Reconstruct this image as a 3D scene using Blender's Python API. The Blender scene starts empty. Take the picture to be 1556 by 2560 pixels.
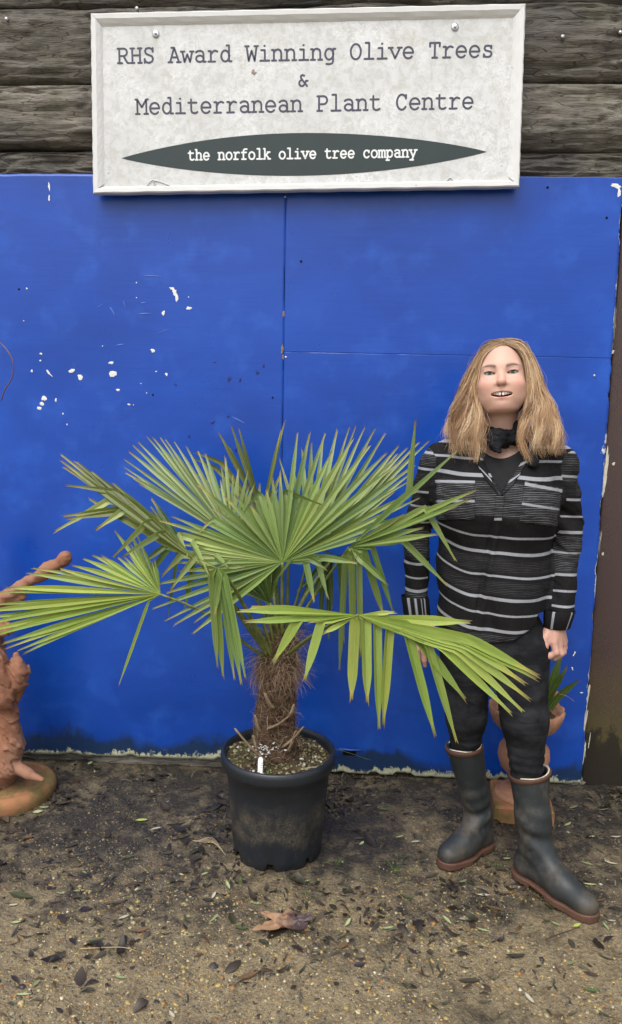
import bpy, math, random
import numpy as np

# ------------------------------------------------------------------ scene, camera, light
sc = bpy.context.scene
rad = math.radians
FPX, PCX, PCY, CAMH = 1934.0, 778.0, 1280.0, 1.5
PITCH, YAW, ROLL = rad(8.3), rad(2.8), rad(1.0)
cfwd = np.array([-math.sin(YAW)*math.cos(PITCH), math.cos(YAW)*math.cos(PITCH), -math.sin(PITCH)])
_r0 = np.array([math.cos(YAW), math.sin(YAW), 0.0]); _u0 = np.cross(_r0, cfwd)
cright = _r0*math.cos(ROLL) + _u0*math.sin(ROLL); cup = np.cross(cright, cfwd)
cpos = np.array([0.0, 0.0, CAMH])
cam_d = bpy.data.cameras.new('camera'); cam = bpy.data.objects.new('camera', cam_d)
sc.collection.objects.link(cam); sc.camera = cam
cam_d.sensor_fit = 'VERTICAL'; cam_d.sensor_height = 36.0; cam_d.lens = 36.0*FPX/2560.0
cam_d.clip_start = 0.05; cam_d.clip_end = 400.0
from mathutils import Matrix, Vector
cam.matrix_world = Matrix(((cright[0], cup[0], -cfwd[0], cpos[0]), (cright[1], cup[1], -cfwd[1], cpos[1]),
                           (cright[2], cup[2], -cfwd[2], cpos[2]), (0, 0, 0, 1)))

SUN_EL, SUN_AZ = rad(58), rad(200)      # azimuth measured from +Y clockwise: behind the camera, a little left
world = bpy.data.worlds.new('World'); sc.world = world; world.use_nodes = True
wn = world.node_tree; wn.nodes.clear()
sky = wn.nodes.new('ShaderNodeTexSky'); sky.sky_type = 'NISHITA'; sky.sun_disc = False
sky.sun_elevation = SUN_EL; sky.sun_rotation = SUN_AZ; sky.air_density = 1.0; sky.dust_density = 4.0; sky.ozone_density = 1.0
hs = wn.nodes.new('ShaderNodeHueSaturation'); hs.inputs['Saturation'].default_value = 0.28   # overcast: nearly white cloud light
bg = wn.nodes.new('ShaderNodeBackground'); bg.inputs['Strength'].default_value = 0.14
wo = wn.nodes.new('ShaderNodeOutputWorld')
wn.links.new(sky.outputs[0], hs.inputs['Color']); wn.links.new(hs.outputs[0], bg.inputs[0]); wn.links.new(bg.outputs[0], wo.inputs[0])
sun_d = bpy.data.lights.new('sun', 'SUN'); sun = bpy.data.objects.new('sun', sun_d); sc.collection.objects.link(sun)
sun_d.energy = 1.25; sun_d.angle = rad(55); sun_d.color = (1.0, 0.97, 0.93)
sdir = Vector((math.sin(SUN_AZ)*math.cos(SUN_EL), math.cos(SUN_AZ)*math.cos(SUN_EL), math.sin(SUN_EL)))
sun.rotation_euler = sdir.to_track_quat('Z', 'Y').to_euler(); sun.location = (-2, -4, 6)
sc.view_settings.view_transform = 'Standard'; sc.view_settings.look = 'None'
sc.view_settings.exposure = 0.58; sc.view_settings.gamma = 1.0; sc.view_settings.use_curve_mapping = False
sc.cycles.max_bounces = 5; sc.cycles.diffuse_bounces = 2; sc.cycles.glossy_bounces = 3; sc.cycles.transmission_bounces = 3

# ------------------------------------------------------------------ helpers
COL = sc.collection
rng = np.random.default_rng(7); random.seed(7)
def pray(x, y): return cfwd + cright*((x-PCX)/FPX) + cup*((PCY-y)/FPX)
def atY(x, y, Y): d = pray(x, y); return cpos + d*((Y-cpos[1])/d[1])
def atZ(x, y, Z=0.0): d = pray(x, y); return cpos + d*((Z-cpos[2])/d[2])
def atPlane(x, y, p, n): d = pray(x, y); return cpos + d*(np.dot(np.asarray(p)-cpos, n)/np.dot(d, n))

def tag(o, label=None, cat=None, group=None, kind=None):
    if label: o['label'] = label
    if cat: o['category'] = cat
    if group: o['group'] = group
    if kind: o['kind'] = kind
    return o
def empty(name, loc=(0, 0, 0)):
    o = bpy.data.objects.new(name, None); COL.objects.link(o); o.location = loc; o.empty_display_size = 0.05; return o
def link(name, me, material=None, parent=None):
    o = bpy.data.objects.new(name, me); COL.objects.link(o)
    if material is not None and not me.materials: me.materials.append(material)
    if parent is not None:
        o.parent = parent; o.matrix_parent_inverse = Matrix.Translation(-Vector(wloc(parent)))
    return o
def wloc(o):
    # parents are only translated empties or untransformed meshes
    v = Vector(o.location)
    return v
def mesh(name, V, F, smooth=True):
    me = bpy.data.meshes.new(name)
    V = np.asarray(V, dtype=np.float32)
    if isinstance(F, np.ndarray) and F.ndim == 2:
        n, k = F.shape
        me.vertices.add(len(V)); me.vertices.foreach_set('co', V.ravel())
        me.loops.add(n*k); me.loops.foreach_set('vertex_index', F.astype(np.int32).ravel())
        me.polygons.add(n); me.polygons.foreach_set('loop_start', np.arange(0, n*k, k, dtype=np.int32))
        me.polygons.foreach_set('loop_total', np.full(n, k, dtype=np.int32))
        me.update(calc_edges=True)
    else:
        me.from_pydata([tuple(v) for v in V], [], [tuple(f) for f in F]); me.update()
    if smooth: me.polygons.foreach_set('use_smooth', np.ones(len(me.polygons), dtype=bool))
    return me
def fattr(me, name, vals):
    a = me.attributes.new(name, 'FLOAT', 'POINT'); a.data.foreach_set('value', np.asarray(vals, dtype=np.float32).ravel())
def cattr(me, name, vals):
    vals = np.asarray(vals, dtype=np.float32)
    if vals.shape[1] == 3: vals = np.concatenate([vals, np.ones((len(vals), 1), np.float32)], 1)
    a = me.attributes.new(name, 'FLOAT_COLOR', 'POINT'); a.data.foreach_set('color', vals.ravel())

def _hash(i, j, k, s):
    h = (i*374761393 + j*668265263 + k*2147483647 + s*974634777) & 0xFFFFFFFF
    h = ((h ^ (h >> 13))*1274126177) & 0xFFFFFFFF
    return ((h ^ (h >> 16)) & 0xFFFF)/65535.0
def vnoise(P, seed=0):
    P = np.asarray(P, dtype=np.float64); i = np.floor(P).astype(np.int64); f = P-i; f = f*f*(3-2*f)
    r = 0
    for a in (0, 1):
        wa = f[..., 0] if a else 1-f[..., 0]
        for b in (0, 1):
            wb = f[..., 1] if b else 1-f[..., 1]
            for c in (0, 1):
                wc = f[..., 2] if c else 1-f[..., 2]
                r = r + wa*wb*wc*_hash(i[..., 0]+a, i[..., 1]+b, i[..., 2]+c, seed)
    return r*2-1
def fbm(P, seed=0, oct=4, gain=0.5):
    P = np.asarray(P, dtype=np.float64); r = 0; a = 1.0
    for o in range(oct):
        r = r + a*vnoise(P*(2.0**o), seed+o*17); a *= gain
    return r

class Mat:
    """small wrapper round a node material"""
    def __init__(self, name):
        self.m = bpy.data.materials.new(name); self.m.use_nodes = True
        self.t = self.m.node_tree; self.b = self.t.nodes['Principled BSDF']; self.out = self.t.nodes['Material Output']
    def n(self, typ, **kw):
        nd = self.t.nodes.new('ShaderNode'+typ)
        for k, v in kw.items():
            if hasattr(nd, k) and not k[0].isupper(): setattr(nd, k, v)
            else: self.put(nd.inputs[k], v)
        return nd
    def put(self, sock, v):
        if hasattr(v, 'is_linked') or isinstance(v, bpy.types.NodeSocket): self.t.links.new(v, sock)
        elif isinstance(v, (tuple, list)) and len(v) == 3 and sock.type == 'RGBA': sock.default_value = (*v, 1)
        else: sock.default_value = v
    def set(self, **kw):
        for k, v in kw.items(): self.put(self.b.inputs[k.replace('_', ' ')], v)
        return self
    def obj(self): return self.n('TexCoord').outputs['Object']
    def geo(self): return self.n('NewGeometry').outputs['Position']
    def attr(self, name): return self.n('Attribute', attribute_name=name)
    def mapping(self, vec, scale=(1, 1, 1), loc=(0, 0, 0), rot=(0, 0, 0)):
        mp = self.n('Mapping'); self.put(mp.inputs['Vector'], vec); mp.inputs['Scale'].default_value = scale
        mp.inputs['Location'].default_value = loc; mp.inputs['Rotation'].default_value = rot; return mp.outputs[0]
    def noise(self, vec, scale=5, detail=4, rough=0.55, dist=0.0, out='Fac'):
        nd = self.n('TexNoise'); self.put(nd.inputs['Vector'], vec); nd.inputs['Scale'].default_value = scale
        nd.inputs['Detail'].default_value = min(detail, 4); nd.inputs['Roughness'].default_value = rough; nd.inputs['Distortion'].default_value = dist
        return nd.outputs[out]
    def voro(self, vec, scale=5, feature='F1', rnd=1.0, out='Distance'):
        nd = self.n('TexVoronoi', feature=feature); self.put(nd.inputs['Vector'], vec); nd.inputs['Scale'].default_value = scale
        nd.inputs['Randomness'].default_value = rnd; return nd.outputs[out]
    def ramp(self, fac, stops, interp='LINEAR'):
        nd = self.n('ValToRGB'); cr = nd.color_ramp; cr.interpolation = interp
        while len(cr.elements) > 1: cr.elements.remove(cr.elements[-1])
        for i, (p, c) in enumerate(stops):
            e = cr.elements[0] if i == 0 else cr.elements.new(p)
            e.position = p; c = c if isinstance(c, (tuple, list)) else (c, c, c); e.color = (*c[:3], 1)
        self.put(nd.inputs['Fac'], fac); return nd.outputs['Color']
    def mix(self, fac, a, b, blend='MIX'):
        nd = self.n('MixRGB', blend_type=blend); self.put(nd.inputs[0], fac); self.put(nd.inputs[1], a); self.put(nd.inputs[2], b); return nd.outputs[0]
    def math(self, op, a, b=0.0, c=0.0, clamp=False):
        nd = self.n('Math', operation=op, use_clamp=clamp); self.put(nd.inputs[0], a); self.put(nd.inputs[1], b)
        if len(nd.inputs) > 2: self.put(nd.inputs[2], c)
        return nd.outputs[0]
    def maprange(self, v, a, b, c=0.0, d=1.0):
        nd = self.n('MapRange'); self.put(nd.inputs[0], v)
        for i, x in enumerate((a, b, c, d)): nd.inputs[i+1].default_value = x
        return nd.outputs[0]
    def sep(self, vec): nd = self.n('SeparateXYZ'); self.put(nd.inputs[0], vec); return nd.outputs
    def bump(self, h, strength=0.3, dist=0.01, normal=None):
        nd = self.n('Bump'); nd.inputs['Strength'].default_value = strength; nd.inputs['Distance'].default_value = dist
        self.put(nd.inputs['Height'], h)
        if normal is not None: self.put(nd.inputs['Normal'], normal)
        return nd.outputs[0]
def plain(name, col, rough=0.6, spec=0.5, var=0.15, scale=30, metal=0.0, bump=0.0):
    M = Mat(name); o = M.obj(); n = M.noise(o, scale, 4)
    c = M.mix(n, tuple(x*(1-var) for x in col), tuple(min(1, x*(1+var)) for x in col))
    M.set(Base_Color=c, Roughness=rough, Specular_IOR_Level=spec, Metallic=metal)
    if bump: M.set(Normal=M.bump(M.noise(o, scale*3, 5), bump, 0.004))
    return M.m

def grid_faces(nu, nv, wrap_u=False):
    i, j = np.meshgrid(np.arange(nu if wrap_u else nu-1), np.arange(nv-1), indexing='ij')
    i = i.ravel(); j = j.ravel(); i2 = (i+1) % nu
    return np.stack([i*nv+j, i2*nv+j, i2*nv+j+1, i*nv+j+1], 1)
def lathe(profile, n=48, centre=(0, 0, 0)):
    pr = np.asarray(profile, float); a = np.linspace(0, 2*math.pi, n, endpoint=False)
    V = np.stack([np.cos(a)[:, None]*pr[None, :, 0], np.sin(a)[:, None]*pr[None, :, 0], np.broadcast_to(pr[None, :, 1], (n, len(pr)))], -1)
    return V.reshape(-1, 3)+np.asarray(centre), grid_faces(n, len(pr), True)
def tube(path, radii, n=8, cap=True, flat=1.0, up=(0, 0, 1)):
    P = np.asarray(path, float); m = len(P); radii = np.broadcast_to(np.asarray(radii, float), (m,))
    T = np.gradient(P, axis=0); T /= np.linalg.norm(T, axis=1)[:, None]+1e-9
    V = []; ref = np.asarray(up, float)
    if abs(T[0]@ref) > 0.9: ref = np.array([1.0, 0, 0])
    A = np.cross(T[0], ref); A /= np.linalg.norm(A)
    for k in range(m):
        A = A-T[k]*(A@T[k]); A /= np.linalg.norm(A)+1e-9; B = np.cross(T[k], A)
        for q in range(n):
            t = 2*math.pi*q/n; V.append(P[k]+radii[k]*(A*math.cos(t)+B*flat*math.sin(t)))
    F = [(k*n+q, k*n+(q+1) % n, (k+1)*n+(q+1) % n, (k+1)*n+q) for k in range(m-1) for q in range(n)]
    if cap: F += [tuple(range(n-1, -1, -1)), tuple(range((m-1)*n, m*n))]
    return V, F
class MB:
    def __init__(self): self.V = []; self.F = []
    def add(self, V, F):
        o = len(self.V); self.V += [tuple(v) for v in V]; self.F += [tuple(int(i)+o for i in f) for f in F]; return self
    def box(self, lo, hi):
        x0, y0, z0 = lo; x1, y1, z1 = hi
        return self.add([(x0, y0, z0), (x1, y0, z0), (x1, y1, z0), (x0, y1, z0), (x0, y0, z1), (x1, y0, z1), (x1, y1, z1), (x0, y1, z1)],
                        [(0, 3, 2, 1), (4, 5, 6, 7), (0, 1, 5, 4), (1, 2, 6, 5), (2, 3, 7, 6), (3, 0, 4, 7)])
    def build(self, name, m, parent=None, smooth=False): return link(name, mesh(name, self.V, self.F, smooth), m, parent)
def spline(pts, n):
    P = np.asarray(pts, float)
    if len(P) < 3: t = np.linspace(0, 1, n)[:, None]; return P[0]*(1-t)+P[-1]*t
    d = np.r_[0, np.cumsum(np.linalg.norm(np.diff(P, axis=0), axis=1))]; d /= d[-1]; out = []
    Q = np.vstack([2*P[0]-P[1], P, 2*P[-1]-P[-2]])
    for t in np.linspace(0, 1, n):
        k = min(max(np.searchsorted(d, t)-1, 0), len(P)-2); u = (t-d[k])/(d[k+1]-d[k]+1e-9)
        a, b, c, e = Q[k], Q[k+1], Q[k+2], Q[k+3]
        out.append(0.5*((2*b)+(c-a)*u+(2*a-5*b+4*c-e)*u*u+(3*b-a-3*c+e)*u**3))
    return np.array(out)
# ------------------------------------------------------------------ ground
WALL = 2.95            # front face of the blue boards
def axis(lo, hi, h, far, grow=1.35):
    a = list(np.arange(lo, hi+1e-6, h)); s = h
    while a[-1] < far: s *= grow; a.append(a[-1]+s)
    s = h
    while a[0] > -far: s *= grow; a.insert(0, a[0]-s)
    return np.array(a)
def ground_h(x, y):
    P = np.stack([x, y, np.zeros_like(x)], -1)
    h = 0.010*fbm(P*2.1, 3, 3)+0.0045*fbm(P*11, 8, 3)+0.0022*fbm(P*38, 5, 2)
    near = np.clip((4.0-np.hypot(x, y-2))/3, 0, 1)
    return h*near-0.003
gx = axis(-1.75, 1.45, 0.0125, 60); gy = axis(0.9, 3.12, 0.0125, 60)
X, Y = np.meshgrid(gx, gy, indexing='ij'); Z = ground_h(X, Y)
GM = Mat('wet_mud_and_sand'); o = GM.obj(); s = GM.sep(o)
n1 = GM.noise(o, 2.2, 6, 0.6); n2 = GM.noise(o, 14, 6, 0.65); n3 = GM.noise(o, 90, 5, 0.7); n4 = GM.noise(o, 300, 3, 0.7)
sandy = GM.math('ADD', GM.maprange(s[1], 2.55, 1.85), GM.maprange(n1, 0.3, 0.7, -0.7, 0.7), clamp=True)
sandy = GM.math('ADD', sandy, GM.maprange(n2, 0.35, 0.65, -0.35, 0.35), clamp=True)
mud = GM.ramp(n3, [(0.25, (0.012, 0.0098, 0.008)), (0.5, (0.032, 0.026, 0.019)), (0.78, (0.074, 0.061, 0.044))])
sand = GM.ramp(n3, [(0.25, (0.105, 0.080, 0.044)), (0.5, (0.245, 0.190, 0.108)), (0.8, (0.43, 0.345, 0.205))])
col = GM.mix(sandy, mud, sand)
speck = GM.ramp(n4, [(0.62, 0.0), (0.70, 1.0)])
col = GM.mix(GM.math('MULTIPLY', speck, 0.5), col, (0.30, 0.24, 0.13))
GM.set(Base_Color=col, Roughness=GM.maprange(n2, 0.3, 0.7, 0.32, 0.75), Specular_IOR_Level=0.5)
GM.set(Normal=GM.bump(n3, 0.9, 0.012, GM.bump(n4, 0.6, 0.004)))
g = link('ground', mesh('ground', np.stack([X, Y, Z], -1).reshape(-1, 3), grid_faces(len(gx), len(gy))), GM.m); tag(g, kind='structure')

# ------------------------------------------------------------------ log wall
LM = Mat('weathered_log'); o = LM.obj()
gr = LM.mapping(o, (1.6, 9, 14)); g1 = LM.noise(gr, 3.2, 8, 0.68, 0.5); g2 = LM.noise(LM.mapping(o, (6, 30, 46)), 5, 6, 0.7, 0.4)
big = LM.noise(o, 2.0, 4, 0.6)
crk = LM.voro(LM.mapping(o, (2.2, 16, 26)), 3.0, 'DISTANCE_TO_EDGE'); crkm = LM.ramp(crk, [(0.0, 1.0), (0.035, 0.0)])
base = LM.ramp(g1, [(0.20, (0.065, 0.060, 0.050)), (0.40, (0.165, 0.150, 0.118)), (0.62, (0.265, 0.245, 0.195)), (0.85, (0.38, 0.355, 0.29))])
base = LM.mix(LM.ramp(g2, [(0.32, 0.6), (0.52, 0.0)]), base, (0.050, 0.046, 0.040))
patch = LM.ramp(big, [(0.46, 0.0), (0.66, 0.7)])
base = LM.mix(patch, base, LM.mix(g2, (0.035, 0.036, 0.040), (0.125, 0.122, 0.118)))
moss = LM.math('MULTIPLY', LM.ramp(LM.noise(o, 5.5, 6, 0.7), [(0.52, 0.0), (0.66, 1.0)]), 0.4)
base = LM.mix(moss, base, (0.095, 0.100, 0.055))
fl = LM.ramp(LM.noise(LM.mapping(o, (30, 60, 90)), 2.2, 4, 0.7), [(0.66, 0.0), (0.74, 1.0)])
base = LM.mix(LM.math('MULTIPLY', fl, 0.6), base, (0.36, 0.34, 0.28))
base = LM.mix(LM.math('MULTIPLY', crkm, 0.55), base, (0.010, 0.009, 0.008))
tn_ = LM.attr('tint').outputs['Fac']; base = LM.mix(1.0, base, LM.n('CombineXYZ', X=tn_, Y=LM.math('MULTIPLY', tn_, .985), Z=LM.math('MULTIPLY', tn_, 1.03)).outputs[0], 'MULTIPLY')
LM.set(Base_Color=base, Roughness=0.85, Specular_IOR_Level=0.25)
LM.set(Normal=LM.bump(LM.math('SUBTRACT', LM.math('ADD', g1, LM.math('MULTIPLY', g2, 0.7)), LM.math('MULTIPLY', crkm, 0.5)), 0.7, 0.010))
lw = empty('log_wall', (0, 3.06, 0)); tag(lw, 'weathered grey timber log wall behind the sign and blue boards', 'wall')
MB().box((-2.6, 3.062, -.02), (2.4, 3.10, 3.10)).build('gap_blocker', plain('dark_gap_blocker', (0.02, 0.018, 0.015), .9, .1), lw)  # added unseen dark sheet, keeps sky light from showing between the open log shells
NAIL = plain('galvanised_nail', (0.55, 0.56, 0.58), 0.35, 0.6, 0.1, 60, metal=0.7)
LOGZ = [2.897, 2.637, 2.412, 2.312, 2.15, 1.93, 1.70, 1.47, 1.24, 1.01, 0.78, 0.55, 0.32, 0.09, -0.12]
top = 3.12
for li, zb in enumerate(LOGZ):
    zt = top; top = zb; ht = zt-zb
    fine = li < 5
    nx = 620 if fine else 60; nv = 40 if fine else 10
    x = np.linspace(-2.6, 2.4, nx); t = np.linspace(0, 1, nv)
    a = -math.pi/2+math.pi*t
    XX, TT = np.meshgrid(x, t, indexing='ij'); AA = -math.pi/2+math.pi*TT
    dep = min(0.085, ht*0.42)
    wob = 0.010*fbm(np.stack([XX*1.3, TT*0+li*3.3, XX*0], -1), li, 3)
    # flattish face, rounding in at the bottom more than at the top
    prof = np.clip(np.cos(AA), 0, 1)**np.where(AA < 0, 0.62, 0.28)
    edge = 0.006*fbm(np.stack([XX*4, TT*2+li, XX*0+5], -1), li+9, 3)
    zz = zb+ht*(0.5+0.5*np.sin(AA))+edge*np.abs(np.sin(AA))
    rel = 0.010*fbm(np.stack([XX*3.2, TT*7*ht/0.25+li*11, XX*0], -1), 31+li, 5, 0.6)+0.006*fbm(np.stack([XX*9, TT*42*ht/0.25+li*7, XX*0], -1), 51+li, 3)
    crack = np.clip(0.10-np.abs(fbm(np.stack([XX*1.6, TT*5*ht/0.25+li*5, XX*0], -1), 77+li, 3)), 0, 0.1)*10
    yy = 3.06-(dep*prof)-(rel-0.013*crack)*np.clip(np.cos(AA)*2, 0, 1)+wob
    if li == 3: yy += 0.012
    lg = link('log', mesh('log', np.stack([XX, yy, zz], -1).reshape(-1, 3), grid_faces(nx, nv)), LM.m, lw); fattr(lg.data, 'tint', np.full(nx*nv, [.8, .72, 1.02, 1.0, 1.0][min(li, 4)]))
    if li == 1:
        for (px, py) in ((17, 48), (343, 22), (1407, 92), (1551, 81)):
            p = atY(px, py, 2.965); b = MB(); V, F = lathe([(0, -0.006), (0.0062, -0.005), (0.0068, -0.002), (0.0068, 0.0), (0.003, 0.001), (0.003, 0.03)], 14)
            b.add(np.stack([V[:, 0], V[:, 2], V[:, 1]], -1)+p, F); b.build('nail', NAIL, lg, True)

# ------------------------------------------------------------------ steel post at the right
PM = Mat('brown_painted_steel'); o = PM.obj(); s = PM.sep(o)
pn = PM.noise(o, 420, 3, 0.6); pb = PM.noise(PM.mapping(o, (1, 1, 0.4)), 9, 5, 0.6); pm = PM.noise(PM.mapping(o, (1, 1, 0.5)), 22, 6, 0.65)
c = PM.ramp(pn, [(0.35, (0.034, 0.022, 0.021)), (0.6, (0.078, 0.050, 0.045)), (0.75, (0.14, 0.10, 0.088))])
alg = PM.math('MULTIPLY', PM.ramp(PM.math('ADD', s[2], PM.math('MULTIPLY', pm, 0.5)), [(0.18, 0.0), (0.42, 1.0)]), PM.ramp(PM.math('ADD', s[2], PM.math('MULTIPLY', pb, 0.7)), [(0.55, 1.0), (1.0, 0.0)]))
c = PM.mix(PM.math('MULTIPLY', alg, 0.75), c, PM.mix(pn, (0.050, 0.040, 0.010), (0.13, 0.11, 0.030)))
wet = PM.ramp(PM.math('ADD', s[2], PM.math('MULTIPLY', pm, 0.45)), [(0.40, 1.0), (0.46, 0.0)])
c = PM.mix(PM.math('MULTIPLY', wet, 0.85), c, (0.014, 0.012, 0.009))
wf = PM.math('MULTIPLY', PM.ramp(PM.math('ADD', s[0], PM.math('MULTIPLY', PM.noise(PM.mapping(o, (1, 1, 0.25)), 18, 5, 0.7), 0.085)), [(0.998, 1.0), (1.003, 0.0)]), PM.ramp(PM.noise(PM.mapping(o, (1, 1, 0.3)), 4.2, 2), [(0.52, 0.0), (0.58, 1.0)]))
c = PM.mix(wf, c, PM.mix(PM.noise(o, 120, 3), (0.25, 0.24, 0.17), (0.62, 0.60, 0.50)))
PM.set(Base_Color=c, Roughness=0.55, Specular_IOR_Level=0.35, Normal=PM.bump(pn, 0.4, 0.003))
zs = np.linspace(-0.02, 2.24, 60)
pr = [(0.958, 3.06), (0.958, 2.966), (0.964, 2.958), (1.20, 2.958), (1.206, 2.966), (1.206, 3.06)]
V = np.array([[[x, y+0.0015*math.sin(z*3+x*8), z] for z in zs] for x, y in pr]).reshape(-1, 3)
po = link('steel_post', mesh('steel_post', V, grid_faces(len(pr), len(zs)), False), PM.m)
tag(po, 'rust brown steel post with green algae right of the blue boards', 'post')
POSTCHIPS = [(1459, 1830, 9, 120), (1466, 1760, 8, 90), (1469, 1700, 5, 60), (1510, 1215, 12, 60), (1517, 1160, 8, 80), (1474, 1850, 3, 50), (1507, 1385, 5, 9), (1535, 1160, 8, 9), (1530, 880, 14, 10), (1462, 1880, 6, 60)]

# ------------------------------------------------------------------ blue boards
BM = Mat('blue_gloss_paint'); o = BM.obj(); s = BM.sep(o)
b1 = BM.noise(BM.mapping(o, (1.0, 1, 1.5)), 1.8, 5, 0.6, 0.4); b2 = BM.noise(BM.mapping(o, (1, 1, 14)), 5, 4, 0.6); b3 = BM.noise(BM.mapping(o, (2.5, 1, 60)), 9, 4, 0.7); b4 = BM.noise(o, 7, 5, 0.6)
b5 = BM.noise(BM.mapping(o, (9, 9, 1.0)), 7, 4, 0.6)
c = BM.ramp(b1, [(0.3, (0.0035, 0.047, 0.31)), (0.5, (0.0048, 0.059, 0.38)), (0.72, (0.008, 0.078, 0.45))])
c = BM.mix(BM.math('MULTIPLY', BM.ramp(b4, [(0.54, 0.0), (0.70, 1.0)]), 0.28), c, (0.022, 0.135, 0.62))
c = BM.mix(BM.ramp(b3, [(0.40, 0.12), (0.62, 0.0)]), c, (0.0045, 0.044, 0.29))
c = BM.mix(BM.ramp(b5, [(0.62, 0.0), (0.75, 0.16)]), c, (0.002, 0.020, 0.20))
spk = BM.ramp(BM.noise(o, 55, 3, 0.6), [(0.715, 0.0), (0.735, 0.85)]); c = BM.mix(BM.math('MULTIPLY', spk, BM.ramp(b1, [(0.5, 0.0), (0.62, 1.0)])), c, (0.004, 0.022, 0.16))
# algae stain and bare primer at the foot (height above the sheet's lower edge comes as an attribute)
hf = BM.attr('foot').outputs['Fac']; st = BM.noise(BM.mapping(o, (1, 1, 0.35)), 16, 6, 0.7); st2 = BM.noise(BM.mapping(o, (1, 1, 0.55)), 48, 4, 0.8); lowf = BM.noise(o, 2.6, 3, 0.5)
h1 = BM.math('SUBTRACT', hf, BM.math('MULTIPLY', BM.math('MULTIPLY', st, BM.maprange(lowf, .38, .62)), 0.19))
c = BM.mix(BM.math('MULTIPLY', BM.ramp(h1, [(0.0, 1.0), (0.045, 0.0)]), 0.82), c, BM.mix(st2, (0.006, 0.012, 0.018), (0.016, 0.040, 0.048)))
h2 = BM.math('SUBTRACT', hf, BM.math('MULTIPLY', BM.maprange(st2, 0.38, 0.66), BM.maprange(BM.noise(o, 6.5, 3, .6), 0.32, 0.66, 0.003, 0.046)))
c = BM.mix(BM.ramp(h2, [(0.0, 1.0), (0.005, 0.0)]), c, BM.mix(BM.noise(o, 60, 4, 0.7), (0.20, 0.22, 0.07), (0.72, 0.72, 0.58)))
ef = BM.attr('edge').outputs['Fac']; h3 = BM.math('SUBTRACT', BM.math('ADD', ef, 0.0035), BM.math('MULTIPLY', BM.ramp(BM.noise(BM.mapping(o, (1, 1, 0.5)), 30, 5, 0.75), [(0.45, 0.0), (0.75, 1.0)]), BM.ramp(BM.noise(BM.mapping(o, (0, 0, 1)), 2.6, 3), [(0.45, 0.004), (0.62, 0.020)])))
c = BM.mix(BM.ramp(h3, [(0.0, 1.0), (0.003, 0.0)]), c, BM.mix(st2, (0.42, 0.48, 0.55), (0.78, 0.80, 0.80)))
BM.set(Base_Color=c, Roughness=BM.maprange(b4, 0.3, 0.7, 0.27, 0.38), Specular_IOR_Level=0.5, Normal=BM.bump(BM.math('ADD', b2, BM.math('MULTIPLY', b3, 0.5)), 0.12, 0.003))
PRIMER = plain('white_primer', (0.74, 0.75, 0.72), 0.7, 0.3, 0.12, 200, bump=0.3)
def bsurf(x, z): return 0.003*fbm(np.stack([np.asarray(x)*1.5, np.asarray(z)*1.2, np.asarray(x)*0+4], -1), 6, 3)
def board(x0, x1, zb0, zb1, zt0, zt1, yf, th, label, seed, ragged=0.010, bulge=0.003, edge_right=False, topcurl=0.0):
    nx = int((x1-x0)/0.010)+1; nz = 230
    u = np.linspace(0, 1, nx); v = np.linspace(0, 1, nz)**1.0
    U, Vv = np.meshgrid(u, v, indexing='ij'); x = x0+(x1-x0)*U
    zb = zb0+(zb1-zb0)*U+ragged*np.clip(fbm(np.stack([x*22, x*0+seed, x*0], -1), seed, 4)-0.15, 0, 1)*1.2
    zt = zt0+(zt1-zt0)*U+0.0015*fbm(np.stack([x*14, x*0+seed, x*0], -1), seed+5, 3)
    z = zb+(zt-zb)*Vv
    y = yf+bsurf(x, z)
    xr = x-0.0022*np.clip(fbm(np.stack([z*16, x*0+seed, x*0], -1), seed+8, 4), 0, 1)*(U > 0.999)*(3 if edge_right else 1)
    front = np.stack([xr, y, z], -1).reshape(-1, 3); back = np.stack([xr, y+th, z], -1).reshape(-1, 3)
    N = nx*nz; F = grid_faces(nx, nz)
    idx = np.arange(N).reshape(nx, nz)
    rim = np.concatenate([idx[:, 0], idx[-1, 1:], idx[-2::-1, -1], idx[0, -2:0:-1]])
    rn = np.roll(rim, -1); side = np.stack([rim, rim+N, rn+N, rn], 1)
    me = mesh('painted_board', np.concatenate([front, back]), np.concatenate([F, F[:, ::-1]+N, side]), False)
    fattr(me, 'foot', np.tile((z-zb+(9 if zb0 > 1 else 0)).ravel(), 2)); fattr(me, 'edge', np.tile((np.minimum(x1-x, 1e3) if edge_right else x*0+1).ravel(), 2))
    b = link('painted_board', me, BM.m); tag(b, label, 'board', 'blue painted boards on the wall'); return b
bl = board(-2.5, -0.2570, 0.030, 0.040, 2.307, 2.305, WALL, 0.010, 'blue painted board with white paint chips, left of the vertical seam', 3)
bu = board(-0.2565, 0.952, 1.6736, 1.6676, 2.305, 2.300, WALL-0.0004, 0.010, 'upper blue painted board right of the seam, above the blonde woman\'s head', 12, ragged=0.0015, edge_right=True)
bd = board(-0.2565, 0.955, 0.010, 0.000, 1.6775, 1.6715, WALL, 0.010, 'lower blue painted board right of the seam, behind the woman and palm', 15, edge_right=True, ragged=0.012)
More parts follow.
